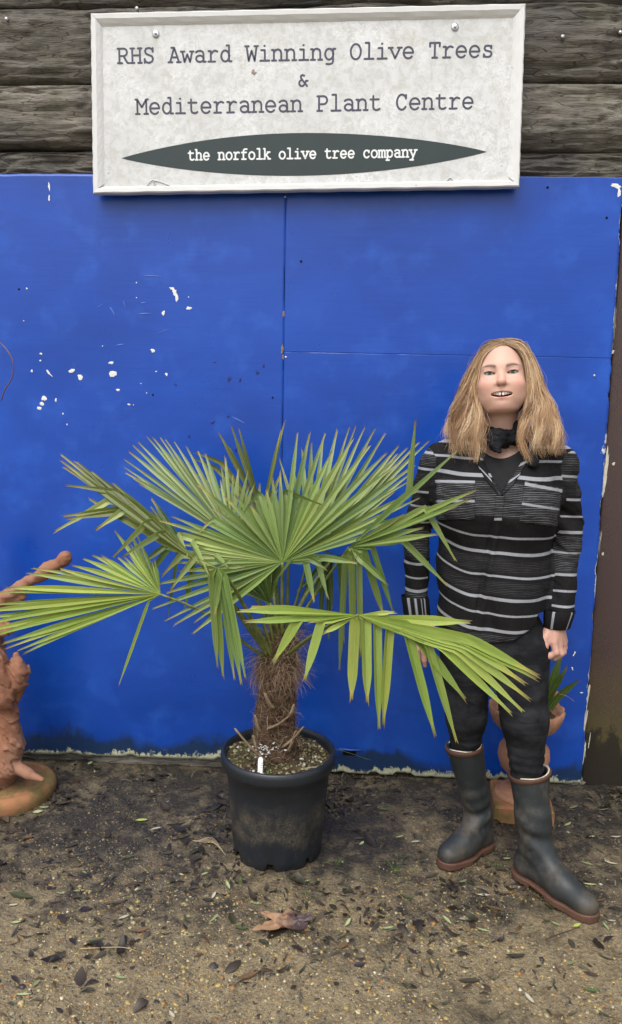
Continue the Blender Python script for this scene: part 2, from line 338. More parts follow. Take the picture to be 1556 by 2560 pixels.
def chip(px, py, w, h, rot, parent, seed, Y=WALL-0.0012, m=None):
    p = atY(px, py, Y); k = 22
    if abs(Y-WALL) < .006 and parent is not po: p[1] = WALL+float(bsurf(p[0], p[2]))-.0010
    a = np.linspace(0, 2*math.pi, k, endpoint=False)
    r = 1+0.55*fbm(np.stack([np.cos(a)*1.4, np.sin(a)*1.4, a*0+seed*3.1], -1), seed, 3)
    S = 1/700.0; lx = np.cos(a)*r*w*S/2; lz = np.sin(a)*r*h*S/2; c, s_ = math.cos(rot), math.sin(rot)
    V = [(p[0], p[1]-0.0008, p[2])]+[(p[0]+lx[i]*c-lz[i]*s_, p[1], p[2]+lx[i]*s_+lz[i]*c) for i in range(k)]
    return link('paint_chip', mesh('paint_chip', V, [(0, 1+(i+1) % k, 1+i) for i in range(k)], False), m or PRIMER, parent)
for i, (px, py, w, h, r) in enumerate([(436, 728, 10, 22, 0.35), (430, 722, 14, 8, -.5), (443, 744, 7, 22, 0.1), (473, 771, 13, 8, -.2), (409, 782, 9, 10, 0), (383, 877, 13, 8, -.4),
        (102, 884, 5, 4, 0), (102, 902, 5, 5, 0), (123, 932, 20, 6, -.8), (180, 926, 15, 9, 0), (202, 943, 11, 14, .2), (276, 907, 15, 7, 0), (283, 933, 18, 18, .3),
        (295, 975, 9, 6, 0), (111, 996, 14, 13, .6), (105, 1010, 13, 9, 0), (99, 1020, 11, 10, 0), (140, 1000, 5, 8, 0), (417, 936, 7, 7, 0), (68, 721, 5, 5, 0), (60, 802, 3, 3, 0),
        (324, 1011, 8, 4, 0), (334, 1012, 3, 3, 0), (158, 1034, 4, 4, 0), (168, 1061, 4, 4, 0), (342, 707, 3, 4, 0), (342, 744, 3, 3, 0), (257, 865, 3, 3, 0), (472, 743, 3, 3, 0),
        (391, 929, 4, 3, 0), (353, 959, 3, 3, 0), (80, 928, 5, 6, 0), (367, 982, 3, 3, 0), (105, 885, 4, 4, 0), (503, 1363, 4, 4, 0), (123, 466, 5, 22, 0.1), (123, 495, 4, 14, 0)]):
    chip(px, py, w, h, r, bl, i)
for i, (px, py, w, h) in enumerate(POSTCHIPS): chip(px, py, w, h, -.07 if h > 20 else 0, po, 120+i, 2.9565, plain('flaked_cream_paint', (0.52, 0.50, 0.40), .8, .2, .35, 60) if i == 0 else bpy.data.materials['flaked_cream_paint'])
for i, (px, py, w, h, r) in enumerate([(1540, 463, 22, 9, -.3), (1550, 480, 8, 22, 0)]): chip(px, py, w, h, r, bu, 50+i, WALL-0.0035)
for i, (px, py, w, h, r) in enumerate([(1455, 1732, 8, 4, 0), (1437, 1635, 4, 12, -.3), (1432, 1672, 4, 10, .3), (682, 1163, 5, 5, 0)]): chip(px, py, w, h, r, bd if px > 700 else bl, 60+i, WALL-0.0032)
SCR = plain('scuffed_light_blue', (0.09, 0.17, 0.55), .45, .4, .2, 60); DRP = plain('dark_blue_spot', (0.004, 0.022, 0.17), .35, .5, .2, 60)
for i, (px, py, w, h, r) in enumerate([(282, 778, 3, 20, .55), (311, 760, 2, 16, .3), (360, 757, 15, 2, 0), (362, 784, 34, 3, .05), (385, 690, 46, 2, -.05), (250, 765, 18, 2, .5), (597, 1050, 34, 3, -.45), (300, 862, 22, 2, .2), (410, 828, 36, 2, .35)]): chip(px, py, w, h, r, bl, 200+i, WALL-.0012, SCR)
for i, (px, py, w, h, r) in enumerate([(537, 905, 8, 7, 0), (659, 914, 6, 10, 0), (645, 931, 8, 10, -.3), (574, 947, 8, 12, -.3), (601, 950, 5, 12, -.2), (534, 1055, 12, 7, .6), (571, 1040, 8, 5, .5), (440, 962, 5, 8, .6), (473, 1090, 6, 8, .4), (560, 1110, 5, 14, -.3), (590, 1125, 6, 12, -.3)]): chip(px, py, w, h, r, bl, 220+i, WALL-.0012, DRP)
DARK = plain('dark_hole', (0.006, 0.006, 0.008), 0.9, 0.1)
def disc(px, py, r, m, parent, name, Y, th=0.002):
    p = atY(px, py, Y); p[1] = WALL+float(bsurf(p[0], p[2]))-.0008; V, F = lathe([(0.0, -th), (r*0.8, -th), (r, -th*0.5), (r, th)], 14)
    return link(name, mesh(name, np.stack([V[:, 0], V[:, 2], V[:, 1]], -1)+p, F), m, parent)
for (px, py, par) in ((383, 987, bl), (682, 994, bl), (48, 723, bl)): disc(px, py, 0.0035, DARK, par, 'screw_hole', WALL-0.0015, 0.0012)
for (px, py, par) in ((713, 491, bu), (753, 653, bu), (1487, 939, bd), (1518, 544, bu), (1370, 468, bu), (715, 893, bd)): disc(px, py, 0.0042, NAIL if py in (491, 939, 893) else DARK, par, 'screw_head', WALL-0.004, 0.002)
# torn veneer where the two right boards meet, and the cut slot with a lip low on the board
WOOD = plain('bare_plywood', (0.26, 0.17, 0.085), 0.8, 0.2, 0.4, 90)
for i, (px, py, w, h) in enumerate([(706, 872, 6, 26), (707, 893, 5, 12), (709, 785, 5, 14)]): chip(px, py, w, h, 0, bd if py > 860 else bu, 70+i, WALL-0.004, WOOD)
lipm = plain('blue_paint_lip', (0.035, 0.085, 0.36), 0.4, 0.5, 0.2, 40)
a_, b_ = atY(848, 1869, WALL), atY(903, 1872, WALL)
mb = MB(); V, F = tube([a_+(0, -0.010, 0), (a_+b_)/2+(0, -0.013, -0.001), b_+(0, -0.010, 0)], 0.0055, 8, True, 0.6); mb.add(V, F); mb.build('slot_lip', lipm, bd, True)
a_, b_ = atY(858, 1876, WALL), atY(890, 1888, WALL); MB().box((a_[0], WALL-0.0045, b_[2]), (b_[0], WALL+0.002, a_[2])).build('slot', DARK, bd)
# thin wire curling out of the left edge
WM = plain('copper_wire', (0.16, 0.085, 0.06), 0.4, 0.5, 0.2, 50)
pts = [atY(*q, Y) for q, Y in (((-60, 850), 2.945), ((-20, 845), 2.90), ((12, 868), 2.86), ((33, 905), 2.85), ((30, 945), 2.86), ((12, 975), 2.88), ((4, 1001), 2.90))]
V, F = tube(spline(pts, 40), 0.0022, 6); wi = link('wire', mesh('wire', V, F), WM); tag(wi, 'thin bent brown wire sticking out at the left edge of the blue board', 'wire')

# ------------------------------------------------------------------ sign
SY = 2.912
def sgn(px, py, off=0.0): return atY(px, py, SY-off)
WP = Mat('sign_white_paint'); o = WP.obj()
w1 = WP.noise(o, 6, 6, 0.65); w2 = WP.voro(WP.mapping(o, (1, 1, 0.8)), 26, 'DISTANCE_TO_EDGE'); wd = WP.noise(o, 22, 6, 0.7, 1.2)
vein = WP.math('MULTIPLY', WP.ramp(WP.math('ABSOLUTE', WP.math('SUBTRACT', wd, 0.5)), [(0.0, 1.0), (0.035, 0.0)]), WP.ramp(w1, [(0.42, 0.0), (0.60, 1.0)]))
bl_ = WP.ramp(WP.noise(o, 30, 6, 0.75, 0.6), [(0.40, 1.0), (0.56, 0.0)])
c = WP.mix(w1, (0.56, 0.57, 0.56), (0.70, 0.71, 0.715))
c = WP.mix(WP.math('MULTIPLY', bl_, 0.45), c, (0.40, 0.40, 0.36))
c = WP.mix(WP.math('MULTIPLY', WP.ramp(WP.noise(o, 9, 5, 0.7), [(0.55, 0.0), (0.72, 1.0)]), 0.4), c, (0.47, 0.45, 0.38))
c = WP.mix(WP.math('MULTIPLY', vein, 0.7), c, (0.80, 0.81, 0.81))
WP.set(Base_Color=c, Roughness=0.5, Specular_IOR_Level=0.4, Normal=WP.bump(wd, 0.12, 0.002))
FP = Mat('frame_white_paint'); o = FP.obj()
f1 = FP.noise(o, 16, 5, 0.65); fc = FP.mix(f1, (0.60, 0.60, 0.58), (0.74, 0.745, 0.745))
chipm = FP.ramp(FP.noise(o, 60, 4, 0.7), [(0.70, 0.0), (0.73, 1.0)]); fc = FP.mix(chipm, fc, (0.24, 0.19, 0.15))
xs = FP.sep(o); cor = FP.math('MULTIPLY', FP.ramp(FP.math('ADD', xs[0], FP.math('MULTIPLY', FP.noise(o, 30, 4, 0.7), 0.04)), [(0.552, 0.0), (0.557, 1.0)]), FP.ramp(FP.math('ADD', xs[2], FP.math('MULTIPLY', f1, 0.04)), [(2.842, 0.0), (2.846, 1.0)]))
FP.set(Base_Color=FP.mix(cor, fc, (0.27, 0.20, 0.17)), Roughness=0.45, Specular_IOR_Level=0.45, Normal=FP.bump(f1, 0.15, 0.003))
TL, TR, BL, BR = sgn(231, 40), sgn(1312, 16), sgn(237, 487), sgn(1296, 470)
sg = empty('sign_board', tuple((BL+BR)/2)); tag(sg, 'large white framed sign with typewriter lettering and dark leaf shape, above the boards', 'sign')
def lerp(a, b, t): return np.asarray(a)*(1-t)+np.asarray(b)*t
ex = (TR-TL)/np.linalg.norm(TR-TL); ez = np.array([-ex[2], 0, ex[0]])
mb = MB()
ins = 0.010
q = [BL+ex*ins+ez*ins, BR-ex*ins+ez*ins, TR-ex*ins-ez*ins, TL+ex*ins-ez*ins]
fr = [v+np.array([0, -0.004, 0]) for v in q]; bk = [v+np.array([0, 0.012, 0]) for v in q]
mb.add(fr+bk, [(0, 1, 2, 3), (7, 6, 5, 4), (0, 4, 5, 1), (1, 5, 6, 2), (2, 6, 7, 3), (3, 7, 4, 0)]); mb.build('sign_panel', WP.m, sg)
FW = 0.038
def moulding(p, q, inward, w0=FW, mitre=True):
    d = (q-p)/np.linalg.norm(q-p)
    prof = [(0.0, 0.014), (0.0, -0.016), (0.004, -0.020), (0.018, -0.019), (w0*0.80, -0.011), (w0, -0.0045), (w0, 0.010)]
    n = 40; V = []
    for k in range(n):
        t = k/(n-1)
        for (a, y) in prof:
            s0 = p+d*(a if mitre else 0); s1 = q-d*(a if mitre else 0)
            V.append(lerp(s0, s1, t)+inward*a+np.array([0, y, 0])+ (0.0008*math.sin(k*1.7+a*200))*inward)
    m = len(prof); F = [(k*m+j, (k+1)*m+j, (k+1)*m+j+1, k*m+j+1) for k in range(n-1) for j in range(m-1)]
    F += [tuple(range(m)), tuple(range((n-1)*m, n*m))[::-1]]
    b = MB(); b.add(V, F); return b.build('frame_moulding', FP.m, sg)
moulding(TL+ez*0.001, TR+ez*0.001, -ez); moulding(BR, BL, ez, 0.026)
moulding(BL, TL, ex); moulding(TR, BR, -ex)
# lettering as strokes
def A(cx, cy, rx, ry, a0, a1, n=16): return [(cx+rx*math.cos(rad(a)), cy+ry*math.sin(rad(a))) for a in np.linspace(a0, a1, n)]
GL = {
 'R': [[(1.1, 0), (1.1, 5.7)], [(.3, 0), (2.3, 0)], [(.3, 5.7), (3.2, 5.7)]+A(3.2, 4.25, 1.5, 1.45, 90, -90, 12)+[(1.1, 2.8)], [(3, 2.8), (4.9, 0), (5.7, 0)]],
 'H': [[(1.2, 0), (1.2, 5.7)], [(4.8, 0), (4.8, 5.7)], [(.4, 5.7), (2.1, 5.7)], [(3.9, 5.7), (5.6, 5.7)], [(.4, 0), (2.1, 0)], [(3.9, 0), (5.6, 0)], [(1.2, 2.95), (4.8, 2.95)]],
 'S': [[(4.8, 4.7), (4.2, 5.5), (3, 5.8), (1.7, 5.5), (1.2, 4.5), (1.7, 3.5), (3, 3.0), (4.4, 2.5), (4.95, 1.5), (4.4, .4), (3, -.1), (1.6, .25), (1.05, 1.1)], [(4.85, 5.7), (4.85, 4.3)], [(1.0, 0), (1.0, 1.5)]],
 'A': [[(.9, 0), (2.9, 5.7), (5.1, 0)], [(1.6, 5.7), (2.9, 5.7)], [(1.6, 1.9), (4.4, 1.9)], [(.1, 0), (1.9, 0)], [(4.1, 0), (5.9, 0)]],
 'W': [[(.7, 5.7), (1.6, 0), (3, 3.9), (4.4, 0), (5.3, 5.7)], [(0, 5.7), (1.7, 5.7)], [(4.3, 5.7), (6, 5.7)]],
 'O': [A(3, 2.85, 2.3, 2.95, 0, 360, 30)],
 'T': [[(3, 0), (3, 5.7)], [(.8, 4.3), (.8, 5.7), (5.2, 5.7), (5.2, 4.3)], [(1.9, 0), (4.1, 0)]],
 'M': [[(.9, 0), (.9, 5.7), (3, 2.6), (5.1, 5.7), (5.1, 0)], [(.1, 5.7), (.9, 5.7)], [(5.1, 5.7), (5.9, 5.7)], [(.1, 0), (1.9, 0)], [(4.1, 0), (5.9, 0)]],
 'P': [[(1.3, 0), (1.3, 5.7)], [(.5, 5.7), (3.4, 5.7)]+A(3.4, 4.15, 1.6, 1.55, 90, -90, 12)+[(1.3, 2.6)], [(.5, 0), (2.7, 0)]],
 'C': [A(3.1, 2.85, 2.2, 2.95, 38, 322, 24), [(4.95, 5.6), (4.95, 4.2)]],
 'a': [[(1.1, 3.7), (1.9, 4.2), (3.2, 4.3), (4.2, 3.9), (4.6, 3.0), (4.6, 0), (5.6, 0)], A(2.85, 1.2, 1.75, 1.25, 0, 360, 20)],
 'c': [A(3.1, 2.1, 2.1, 2.2, 42, 318, 18), [(4.75, 4.1), (4.75, 3.0)]],
 'd': [[(4.5, 0), (4.5, 6.2)], [(3.4, 6.2), (4.5, 6.2)], [(4.5, 0), (5.6, 0)], A(2.7, 2.1, 1.85, 2.15, 0, 360, 22)],
 'e': [A(3, 2.1, 2.15, 2.2, 0, 318, 22), [(.85, 2.1), (5.15, 2.1)]],
 'f': [[(2.4, 0), (2.4, 4.8), (2.7, 5.7), (3.6, 6.15), (5.1, 6.1)], [(1, 4.1), (4.6, 4.1)], [(1.1, 0), (4.3, 0)]],
 'g': [A(2.8, 2.1, 1.85, 2.1, 0, 360, 22), [(5.6, 4.1), (4.6, 4.1), (4.6, -.6), (4.2, -1.5), (3, -1.8), (1.6, -1.7)]],
 'h': [[(1.3, 0), (1.3, 6.2)], [(.4, 6.2), (1.3, 6.2)], [(1.3, 3.1), (2.2, 4.1), (3.3, 4.3), (4.4, 3.8), (4.7, 2.8), (4.7, 0)], [(.4, 0), (2.3, 0)], [(3.8, 0), (5.6, 0)]],
 'i': [[(1.4, 4.1), (3.1, 4.1), (3.1, 0)], [(1, 0), (5.2, 0)], [(2.9, 5.75), (3.1, 5.75)]],
 'k': [[(1.3, 0), (1.3, 6.2)], [(.4, 6.2), (1.3, 6.2)], [(1.3, 1.8), (4.3, 4.1)], [(3.3, 4.1), (5.2, 4.1)], [(2.3, 2.5), (4.7, 0)], [(.4, 0), (1.3, 0)], [(3.9, 0), (5.6, 0)]],
 'l': [[(1.4, 6.2), (3.1, 6.2), (3.1, 0)], [(1, 0), (5.2, 0)]],
 'm': [[(.1, 4.1), (.8, 4.1), (.8, 0)], [(.8, 3.3), (1.5, 4.1), (2.2, 4.25), (2.9, 3.8), (3, 3), (3, 0)], [(3, 3.3), (3.7, 4.1), (4.4, 4.25), (5.1, 3.8), (5.2, 3), (5.2, 0)], [(.1, 0), (1.5, 0)], [(3, 0), (3.6, 0)], [(5.2, 0), (5.9, 0)]],
 'n': [[(.4, 4.1), (1.3, 4.1), (1.3, 0)], [(1.3, 3.1), (2.2, 4.1), (3.3, 4.3), (4.4, 3.8), (4.7, 2.8), (4.7, 0)], [(.4, 0), (2.3, 0)], [(3.8, 0), (5.6, 0)]],
 'o': [A(3, 2.1, 2.2, 2.2, 0, 360, 24)],
 'p': [[(.3, 4.1), (1.2, 4.1), (1.2, -1.8)], [(.3, -1.8), (2.6, -1.8)], A(3.1, 2.1, 1.9, 2.1, 0, 360, 22)],
 'r': [[(.9, 4.1), (2, 4.1), (2, 0)], [(2, 2.7), (3, 3.9), (4, 4.3), (5.1, 3.9)], [(.8, 0), (4, 0)]],
 's': [[(4.5, 3.4), (4, 4.1), (3, 4.3), (1.8, 4.1), (1.4, 3.3), (1.8, 2.5), (3, 2.2), (4.3, 1.9), (4.7, 1.1), (4.2, .2), (3, -.1), (1.7, .1), (1.2, .8)], [(4.5, 4.2), (4.5, 3.2)], [(1.2, 0), (1.2, 1)]],
 't': [[(2.1, 5.4), (2.1, 1.2), (2.4, .3), (3.3, -.05), (4.2, 0), (5, .4)], [(.8, 4.1), (4.6, 4.1)]],
 'v': [[(.8, 4.1), (3, 0), (5.2, 4.1)], [(0, 4.1), (1.9, 4.1)], [(4.1, 4.1), (6, 4.1)]],
 'w': [[(.7, 4.1), (1.7, 0), (3, 3), (4.3, 0), (5.3, 4.1)], [(0, 4.1), (1.7, 4.1)], [(4.3, 4.1), (6, 4.1)]],
 'y': [[(.9, 4.1), (3.1, .2)], [(5.1, 4.1), (2.3, -1.8)], [(0, 4.1), (1.9, 4.1)], [(4.1, 4.1), (6, 4.1)], [(.8, -1.8), (3.3, -1.8)]],
 '&': [[(5, 0), (2, 3.6), (1.9, 4.5), (2.6, 5.1), (3.6, 4.8)], [(2.5, 3), (1.3, 2.1), (1.1, 1), (1.8, .1), (2.9, 0), (4, 1), (4.4, 2.4), (5.3, 2.4)]],
}
def write(text, p0, p1, hscale, stroke, m, name, off):
    """text from pixel-free world points p0 (left end of baseline) to p1 (right end)"""
    d = (p1-p0); n = len(text); adv = np.linalg.norm(d)/(n-0.15); d = d/np.linalg.norm(d); up = np.array([-d[2], 0, d[0]])
    u = adv/6.0; k = 0
    for i, ch in enumerate(text):
        if ch not in GL: continue
        b = MB()
        for st in GL[ch]:
            k += 1; lift = np.array([0, -off-0.00001*(k % 9), 0])
            pts = [p0+d*(i*adv+(x-0.45)*u)+up*(y*u*hscale)+lift for x, y in st]; r = stroke/2
            for q in range(len(pts)-1):
                t = pts[q+1]-pts[q]; L = np.linalg.norm(t)
                if L < 1e-6: continue
                t /= L; nn = np.array([-t[2], 0, t[0]])*r
                b.add([pts[q]-nn, pts[q+1]-nn, pts[q+1]+nn, pts[q]+nn], [(0, 1, 2, 3)])
            for q, p in enumerate(pts):
                w = np.array([0, -0.000003*(q % 3+1), 0])
                ring = [p+w+r*(np.array([math.cos(a), 0, math.sin(a)])) for a in np.linspace(0, 2*math.pi, 8, endpoint=False)]
                b.add(ring, [tuple(range(8))])
        b.build(name, m, sg)
INK = plain('grey_blue_lettering', (0.060, 0.062, 0.095), 0.5, 0.4, 0.25, 25); LEAFC = plain('dark_green_print', (0.026, 0.040, 0.042), 0.5, 0.4, 0.15, 12); WHT = plain('white_lettering', (0.76, 0.78, 0.77), 0.5, 0.4, 0.05, 12)
OFF = 0.0045
write('RHS Award Winning Olive Trees', sgn(296, 158, OFF), sgn(1234, 141.5, OFF), 1.10, 0.0070, INK, 'letter', 0.0)
write('&', sgn(745, 215.5, OFF), sgn(771, 215, OFF), 1.0, 0.0066, INK, 'letter', 0.0)
write('Mediterranean Plant Centre', sgn(342, 285, OFF), sgn(1184, 270.5, OFF), 1.10, 0.0070, INK, 'letter', 0.0)
write('the norfolk olive tree company', sgn(471, 400, OFF), sgn(1041, 392, OFF), 1.22, 0.0058, WHT, 'letter', 0.0005)
a_, b_ = sgn(304, 395.6, OFF), sgn(1218, 379.5, OFF); mid = (a_+b_)/2; hx = np.linalg.norm(b_-a_)/2
top_ = [lerp(a_, b_, t)+ez*0.074*(1-(2*t-1)**2)**0.93*(1+0.03*math.sin(t*6)) for t in np.linspace(0, 1, 60)]
bot_ = [lerp(a_, b_, t)-ez*0.070*(1-(2*t-1)**2)**0.93 for t in np.linspace(0, 1, 60)]
V = [v+np.array([0, -0.0002, 0]) for v in top_+bot_]; F = [(k, 60+k, 61+k, k+1) for k in range(59)]
link('leaf_emblem', mesh('leaf_emblem', V, F, False), LEAFC, sg)
STEEL = plain('zinc_washer', (0.62, 0.64, 0.66), 0.3, 0.6, 0.1, 80, metal=0.8)
for (px, py) in ((390, 85), (1138, 68)):
    p = sgn(px, py, OFF); V, F = lathe([(0.0045, -0.001), (0.0125, -0.0018), (0.0125, 0.001)], 24)
    w = link('washer', mesh('washer', np.stack([V[:, 0], V[:, 2], V[:, 1]], -1)+p-(0, 0.0015, 0), F), STEEL, sg)
    V, F = lathe([(0, -0.0055), (0.0045, -0.005), (0.0056, -0.0035), (0.0056, 0.0)], 6)
    link('bolt', mesh('bolt', np.stack([V[:, 0], V[:, 2], V[:, 1]], -1)+p-(0, 0.0035, 0), F, False), NAIL, sg)
for i, (px, py, w, h) in enumerate([(635, 182, 11, 12), (272, 431, 4, 4), (1255, 413, 4, 4), (1126, 458, 10, 4), (1130, 455, 4, 14)]):
    p = sgn(px, py); chip(px, py, w, h, 0, sg, 90+i, SY-0.0050, plain('brown_scuff', (0.30, 0.24, 0.21), 0.7, 0.2, 0.2, 60) if i == 0 else NAIL)
# blistered paint near the lower left of the sign
for i, pl in enumerate([[(362, 478), (372, 458), (386, 450), (390, 468)], [(388, 470), (384, 452), (405, 456), (440, 470), (456, 478)], [(1110, 462), (1126, 444), (1138, 460)]]):
    P = [sgn(x, y, OFF+0.0015+0.001*(k % 2)) for k, (x, y) in enumerate(pl)]; V, F = tube(spline(P, 14), 0.0022, 6, True, 0.7); link('paint_blister', mesh('paint_blister', V, F), WP.m, sg)
# ------------------------------------------------------------------ plant pot
PC = np.array([-0.213, 2.425]); RIMZ = 0.345
POTM = Mat('black_plastic_pot'); o = POTM.obj(); s = POTM.sep(o)
ang = POTM.noise(POTM.mapping(o, (1, 1, 0.6)), 9, 5, 0.7); fin = POTM.noise(o, 70, 6, 0.75); fin2 = POTM.noise(POTM.mapping(o, (1, 1, 0.25)), 130, 4, 0.7)
hgt = POTM.math('ADD', s[2], POTM.math('MULTIPLY', ang, 0.16))
band = POTM.math('MULTIPLY', POTM.ramp(hgt, [(0.150, 0.0), (0.185, 1.0)]), POTM.ramp(hgt, [(0.235, 1.0), (0.30, 0.0)]))
dirt = POTM.math('MULTIPLY', band, POTM.math('MULTIPLY', POTM.ramp(POTM.noise(o, 16, 4, .7), [(0.38, 0.15), (0.62, 1.0)]), POTM.ramp(POTM.noise(o, 190, 4, .8), [(0.40, 0.1), (0.58, 1.0)])))
dust = POTM.math('MULTIPLY', POTM.ramp(fin2, [(0.60, 0.0), (0.75, 1.0)]), 0.16)
c = POTM.mix(dust, POTM.mix(ang, (0.010, 0.013, 0.018), (0.019, 0.023, 0.029)), (0.20, 0.19, 0.17))
c = POTM.mix(POTM.math('MULTIPLY', dirt, 0.5), c, POTM.mix(fin2, (0.11, 0.085, 0.05), (0.26, 0.21, 0.13)))
POTM.set(Base_Color=c, Roughness=POTM.math('ADD', 0.36, POTM.math('MULTIPLY', dirt, 0.4)), Specular_IOR_Level=0.5, Normal=POTM.bump(fin, 0.10, 0.003))
pot = empty('plant_pot', (PC[0], PC[1], 0)); tag(pot, 'large round black plastic pot with dirt smears holding the palm', 'plant pot')
n = 96; a = np.linspace(0, 2*math.pi, n, endpoint=False)
prof = [(0.0, 0.012), (0.140, 0.010), (0.1455, 0.006), (0.1475, 0.012), (0.150, 0.03), (0.1655, 0.22), (0.1715, 0.288), (0.1755, 0.291), (0.1795, 0.300), (0.179, 0.315), (0.172, 0.315), (0.158, 0.18), (0.150, 0.03)]
V, F = lathe(prof, n, (PC[0], PC[1], 0)); V = V.reshape(n, len(prof), 3)
for q in range(n):          # drainage notches cut into the foot ring
    if math.sin(a[q]*7+0.6) > 0.80: V[q, 2, 2] = 0.022; V[q, 3, 2] = 0.024; V[q, 1, 2] = 0.018
    else: V[q, 2, 2] = -0.006; V[q, 3, 2] = -0.004
link('pot_wall', mesh('pot_wall', V.reshape(-1, 3), F), POTM.m, pot)
prof = [(0.1800, 0.300), (0.1870, 0.304), (0.1905, 0.314), (0.1915, 0.332), (0.1895, RIMZ), (0.1835, RIMZ+0.0045), (0.1775, RIMZ+0.002), (0.1735, RIMZ-0.010), (0.172, 0.312)]
V, F = lathe(prof, n, (PC[0], PC[1], 0)); link('rim', mesh('rim', V, F), POTM.m, pot)
SOILZ = 0.322
SOM = Mat('potting_soil'); o = SOM.obj(); s1 = SOM.noise(o, 55, 6, 0.7); s2 = SOM.noise(o, 12, 4)
SOM.set(Base_Color=SOM.mix(SOM.ramp(s2, [(0.4, 0.0), (0.6, 1.0)]), SOM.ramp(s1, [(0.3, (0.015, 0.009, 0.006)), (0.7, (0.085, 0.045, 0.026))]), SOM.ramp(s1, [(0.3, (0.022, 0.020, 0.008)), (0.7, (0.12, 0.105, 0.04))])), Roughness=0.8, Normal=SOM.bump(s1, 1.0, 0.01))
rr = np.linspace(0, 1, 26); aa = np.linspace(0, 2*math.pi, 72, endpoint=False)
AA, RR = np.meshgrid(aa, rr, indexing='ij'); xx = np.cos(AA)*RR*0.174; yy = np.sin(AA)*RR*0.174
zz = SOILZ+0.010*fbm(np.stack([xx*18, yy*18, xx*0], -1), 4, 4)+0.018*np.exp(-(RR/0.5)**2)
link('soil', mesh('soil', np.stack([xx+PC[0], yy+PC[1], zz], -1).reshape(-1, 3), grid_faces(72, 26, True)), SOM.m, pot)
CM = Mat('mineral_chips'); at = CM.attr('col').outputs['Color']; CM.set(Base_Color=CM.mix(CM.math('MULTIPLY', CM.noise(CM.geo(), 260, 3), 0.5), at, CM.mix(0.5, at, (0.02, 0.016, 0.012))), Roughness=0.55, Specular_IOR_Level=0.4)
def ico():
    t = (1+5**.5)/2; v = np.array([(-1, t, 0), (1, t, 0), (-1, -t, 0), (1, -t, 0), (0, -1, t), (0, 1, t), (0, -1, -t), (0, 1, -t), (t, 0, -1), (t, 0, 1), (-t, 0, -1), (-t, 0, 1)], float)
    v /= np.linalg.norm(v[0]); f = np.array([(0, 11, 5), (0, 5, 1), (0, 1, 7), (0, 7, 10), (0, 10, 11), (1, 5, 9), (5, 11, 4), (11, 10, 2), (10, 7, 6), (7, 1, 8), (3, 9, 4), (3, 4, 2), (3, 2, 6), (3, 6, 8), (3, 8, 9), (4, 9, 5), (2, 4, 11), (6, 2, 10), (8, 6, 7), (9, 8, 1)])
    return v, f
def rocks(name, P, size, cols, m, parent=None, flat=(0.45, 0.9), seed=1):
    r = np.random.default_rng(seed); v, f = ico(); N = len(P)
    sc_ = size[:, None]*np.stack([r.uniform(0.8, 1.5, N), r.uniform(0.6, 1.1, N), r.uniform(*flat, N)], 1)
    th = r.uniform(0, 2*math.pi, N); c, s_ = np.cos(th), np.sin(th)
    W = v[None]*(1+r.uniform(-.25, .25, (N, 12, 1)))*sc_[:, None, :]
    W = np.stack([W[..., 0]*c[:, None]-W[..., 1]*s_[:, None], W[..., 0]*s_[:, None]+W[..., 1]*c[:, None], W[..., 2]+W[..., 0]*r.uniform(-.3, .3, (N, 1))], -1)+P[:, None, :]
    F = (f[None]+(np.arange(N)*12)[:, None, None]).reshape(-1, 3)
    me = mesh(name, W.reshape(-1, 3), F, False); cattr(me, 'col', np.repeat(cols, 12, 0)); return link(name, me, m, parent)
N = 700; r_ = 0.168*np.sqrt(rng.random(N)); t_ = rng.random(N)*2*math.pi; x_ = r_*np.cos(t_); y_ = r_*np.sin(t_)
z_ = SOILZ+0.010*fbm(np.stack([x_*18, y_*18, x_*0], -1), 4, 4)+0.018*np.exp(-(r_/0.174/0.5)**2)+0.002
pal = np.array([(0.20, 0.17, 0.06), (0.30, 0.26, 0.14), (0.10, 0.09, 0.04), (0.06, 0.035, 0.02), (0.36, 0.33, 0.24), (0.14, 0.14, 0.04), (0.62, 0.62, 0.58)])
rocks('soil_grit', np.stack([x_+PC[0], y_+PC[1], z_], -1), rng.uniform(0.0022, 0.0075, N), pal[rng.choice(7, N, p=[.2, .15, .2, .2, .1, .1, .05])], CM.m, pot, seed=3)['kind'] = 'stuff'
N = 50; g0 = atY(663, 1872, 2.33); P_ = g0+rng.normal(0, 1, (N, 3))*(0.024, 0.014, 0.009); rocks('perlite', P_, rng.uniform(0.0014, 0.0040, N), np.tile([[0.66, 0.66, 0.63]], (N, 1)), CM.m, pot, seed=5)['kind'] = 'stuff'

lt = atY(652, 1893, 2.305); lb = atY(652, 1953, 2.285)
LABM = plain('white_plastic', (0.80, 0.81, 0.80), 0.4, 0.5, 0.05, 20)
w = 0.0078; V = []; F = []
prof = [(-w, lb[2]), (-w, lt[2]-0.006), (-w*0.6, lt[2]-0.001), (0, lt[2]), (w*0.6, lt[2]-0.001), (w, lt[2]-0.006), (w, lb[2]), (0.001, lb[2]-0.02)]
for yo in (0, 0.0012): V += [(lt[0]+x, lerp(lb, lt, (z-lb[2])/(lt[2]-lb[2]))[1]+yo, z) for x, z in prof]
k = len(prof); F = [tuple(range(k)), tuple(range(2*k-1, k-1, -1))]+[(i, k+i, k+(i+1) % k, (i+1) % k) for i in range(k)]
lab = link('plant_label', mesh('plant_label', V, F, False), LABM); tag(lab, 'small white plastic plant label stuck in the palm\'s pot', 'plant label')
INKG = plain('pencil_grey', (0.25, 0.25, 0.26), 0.7, 0.2)
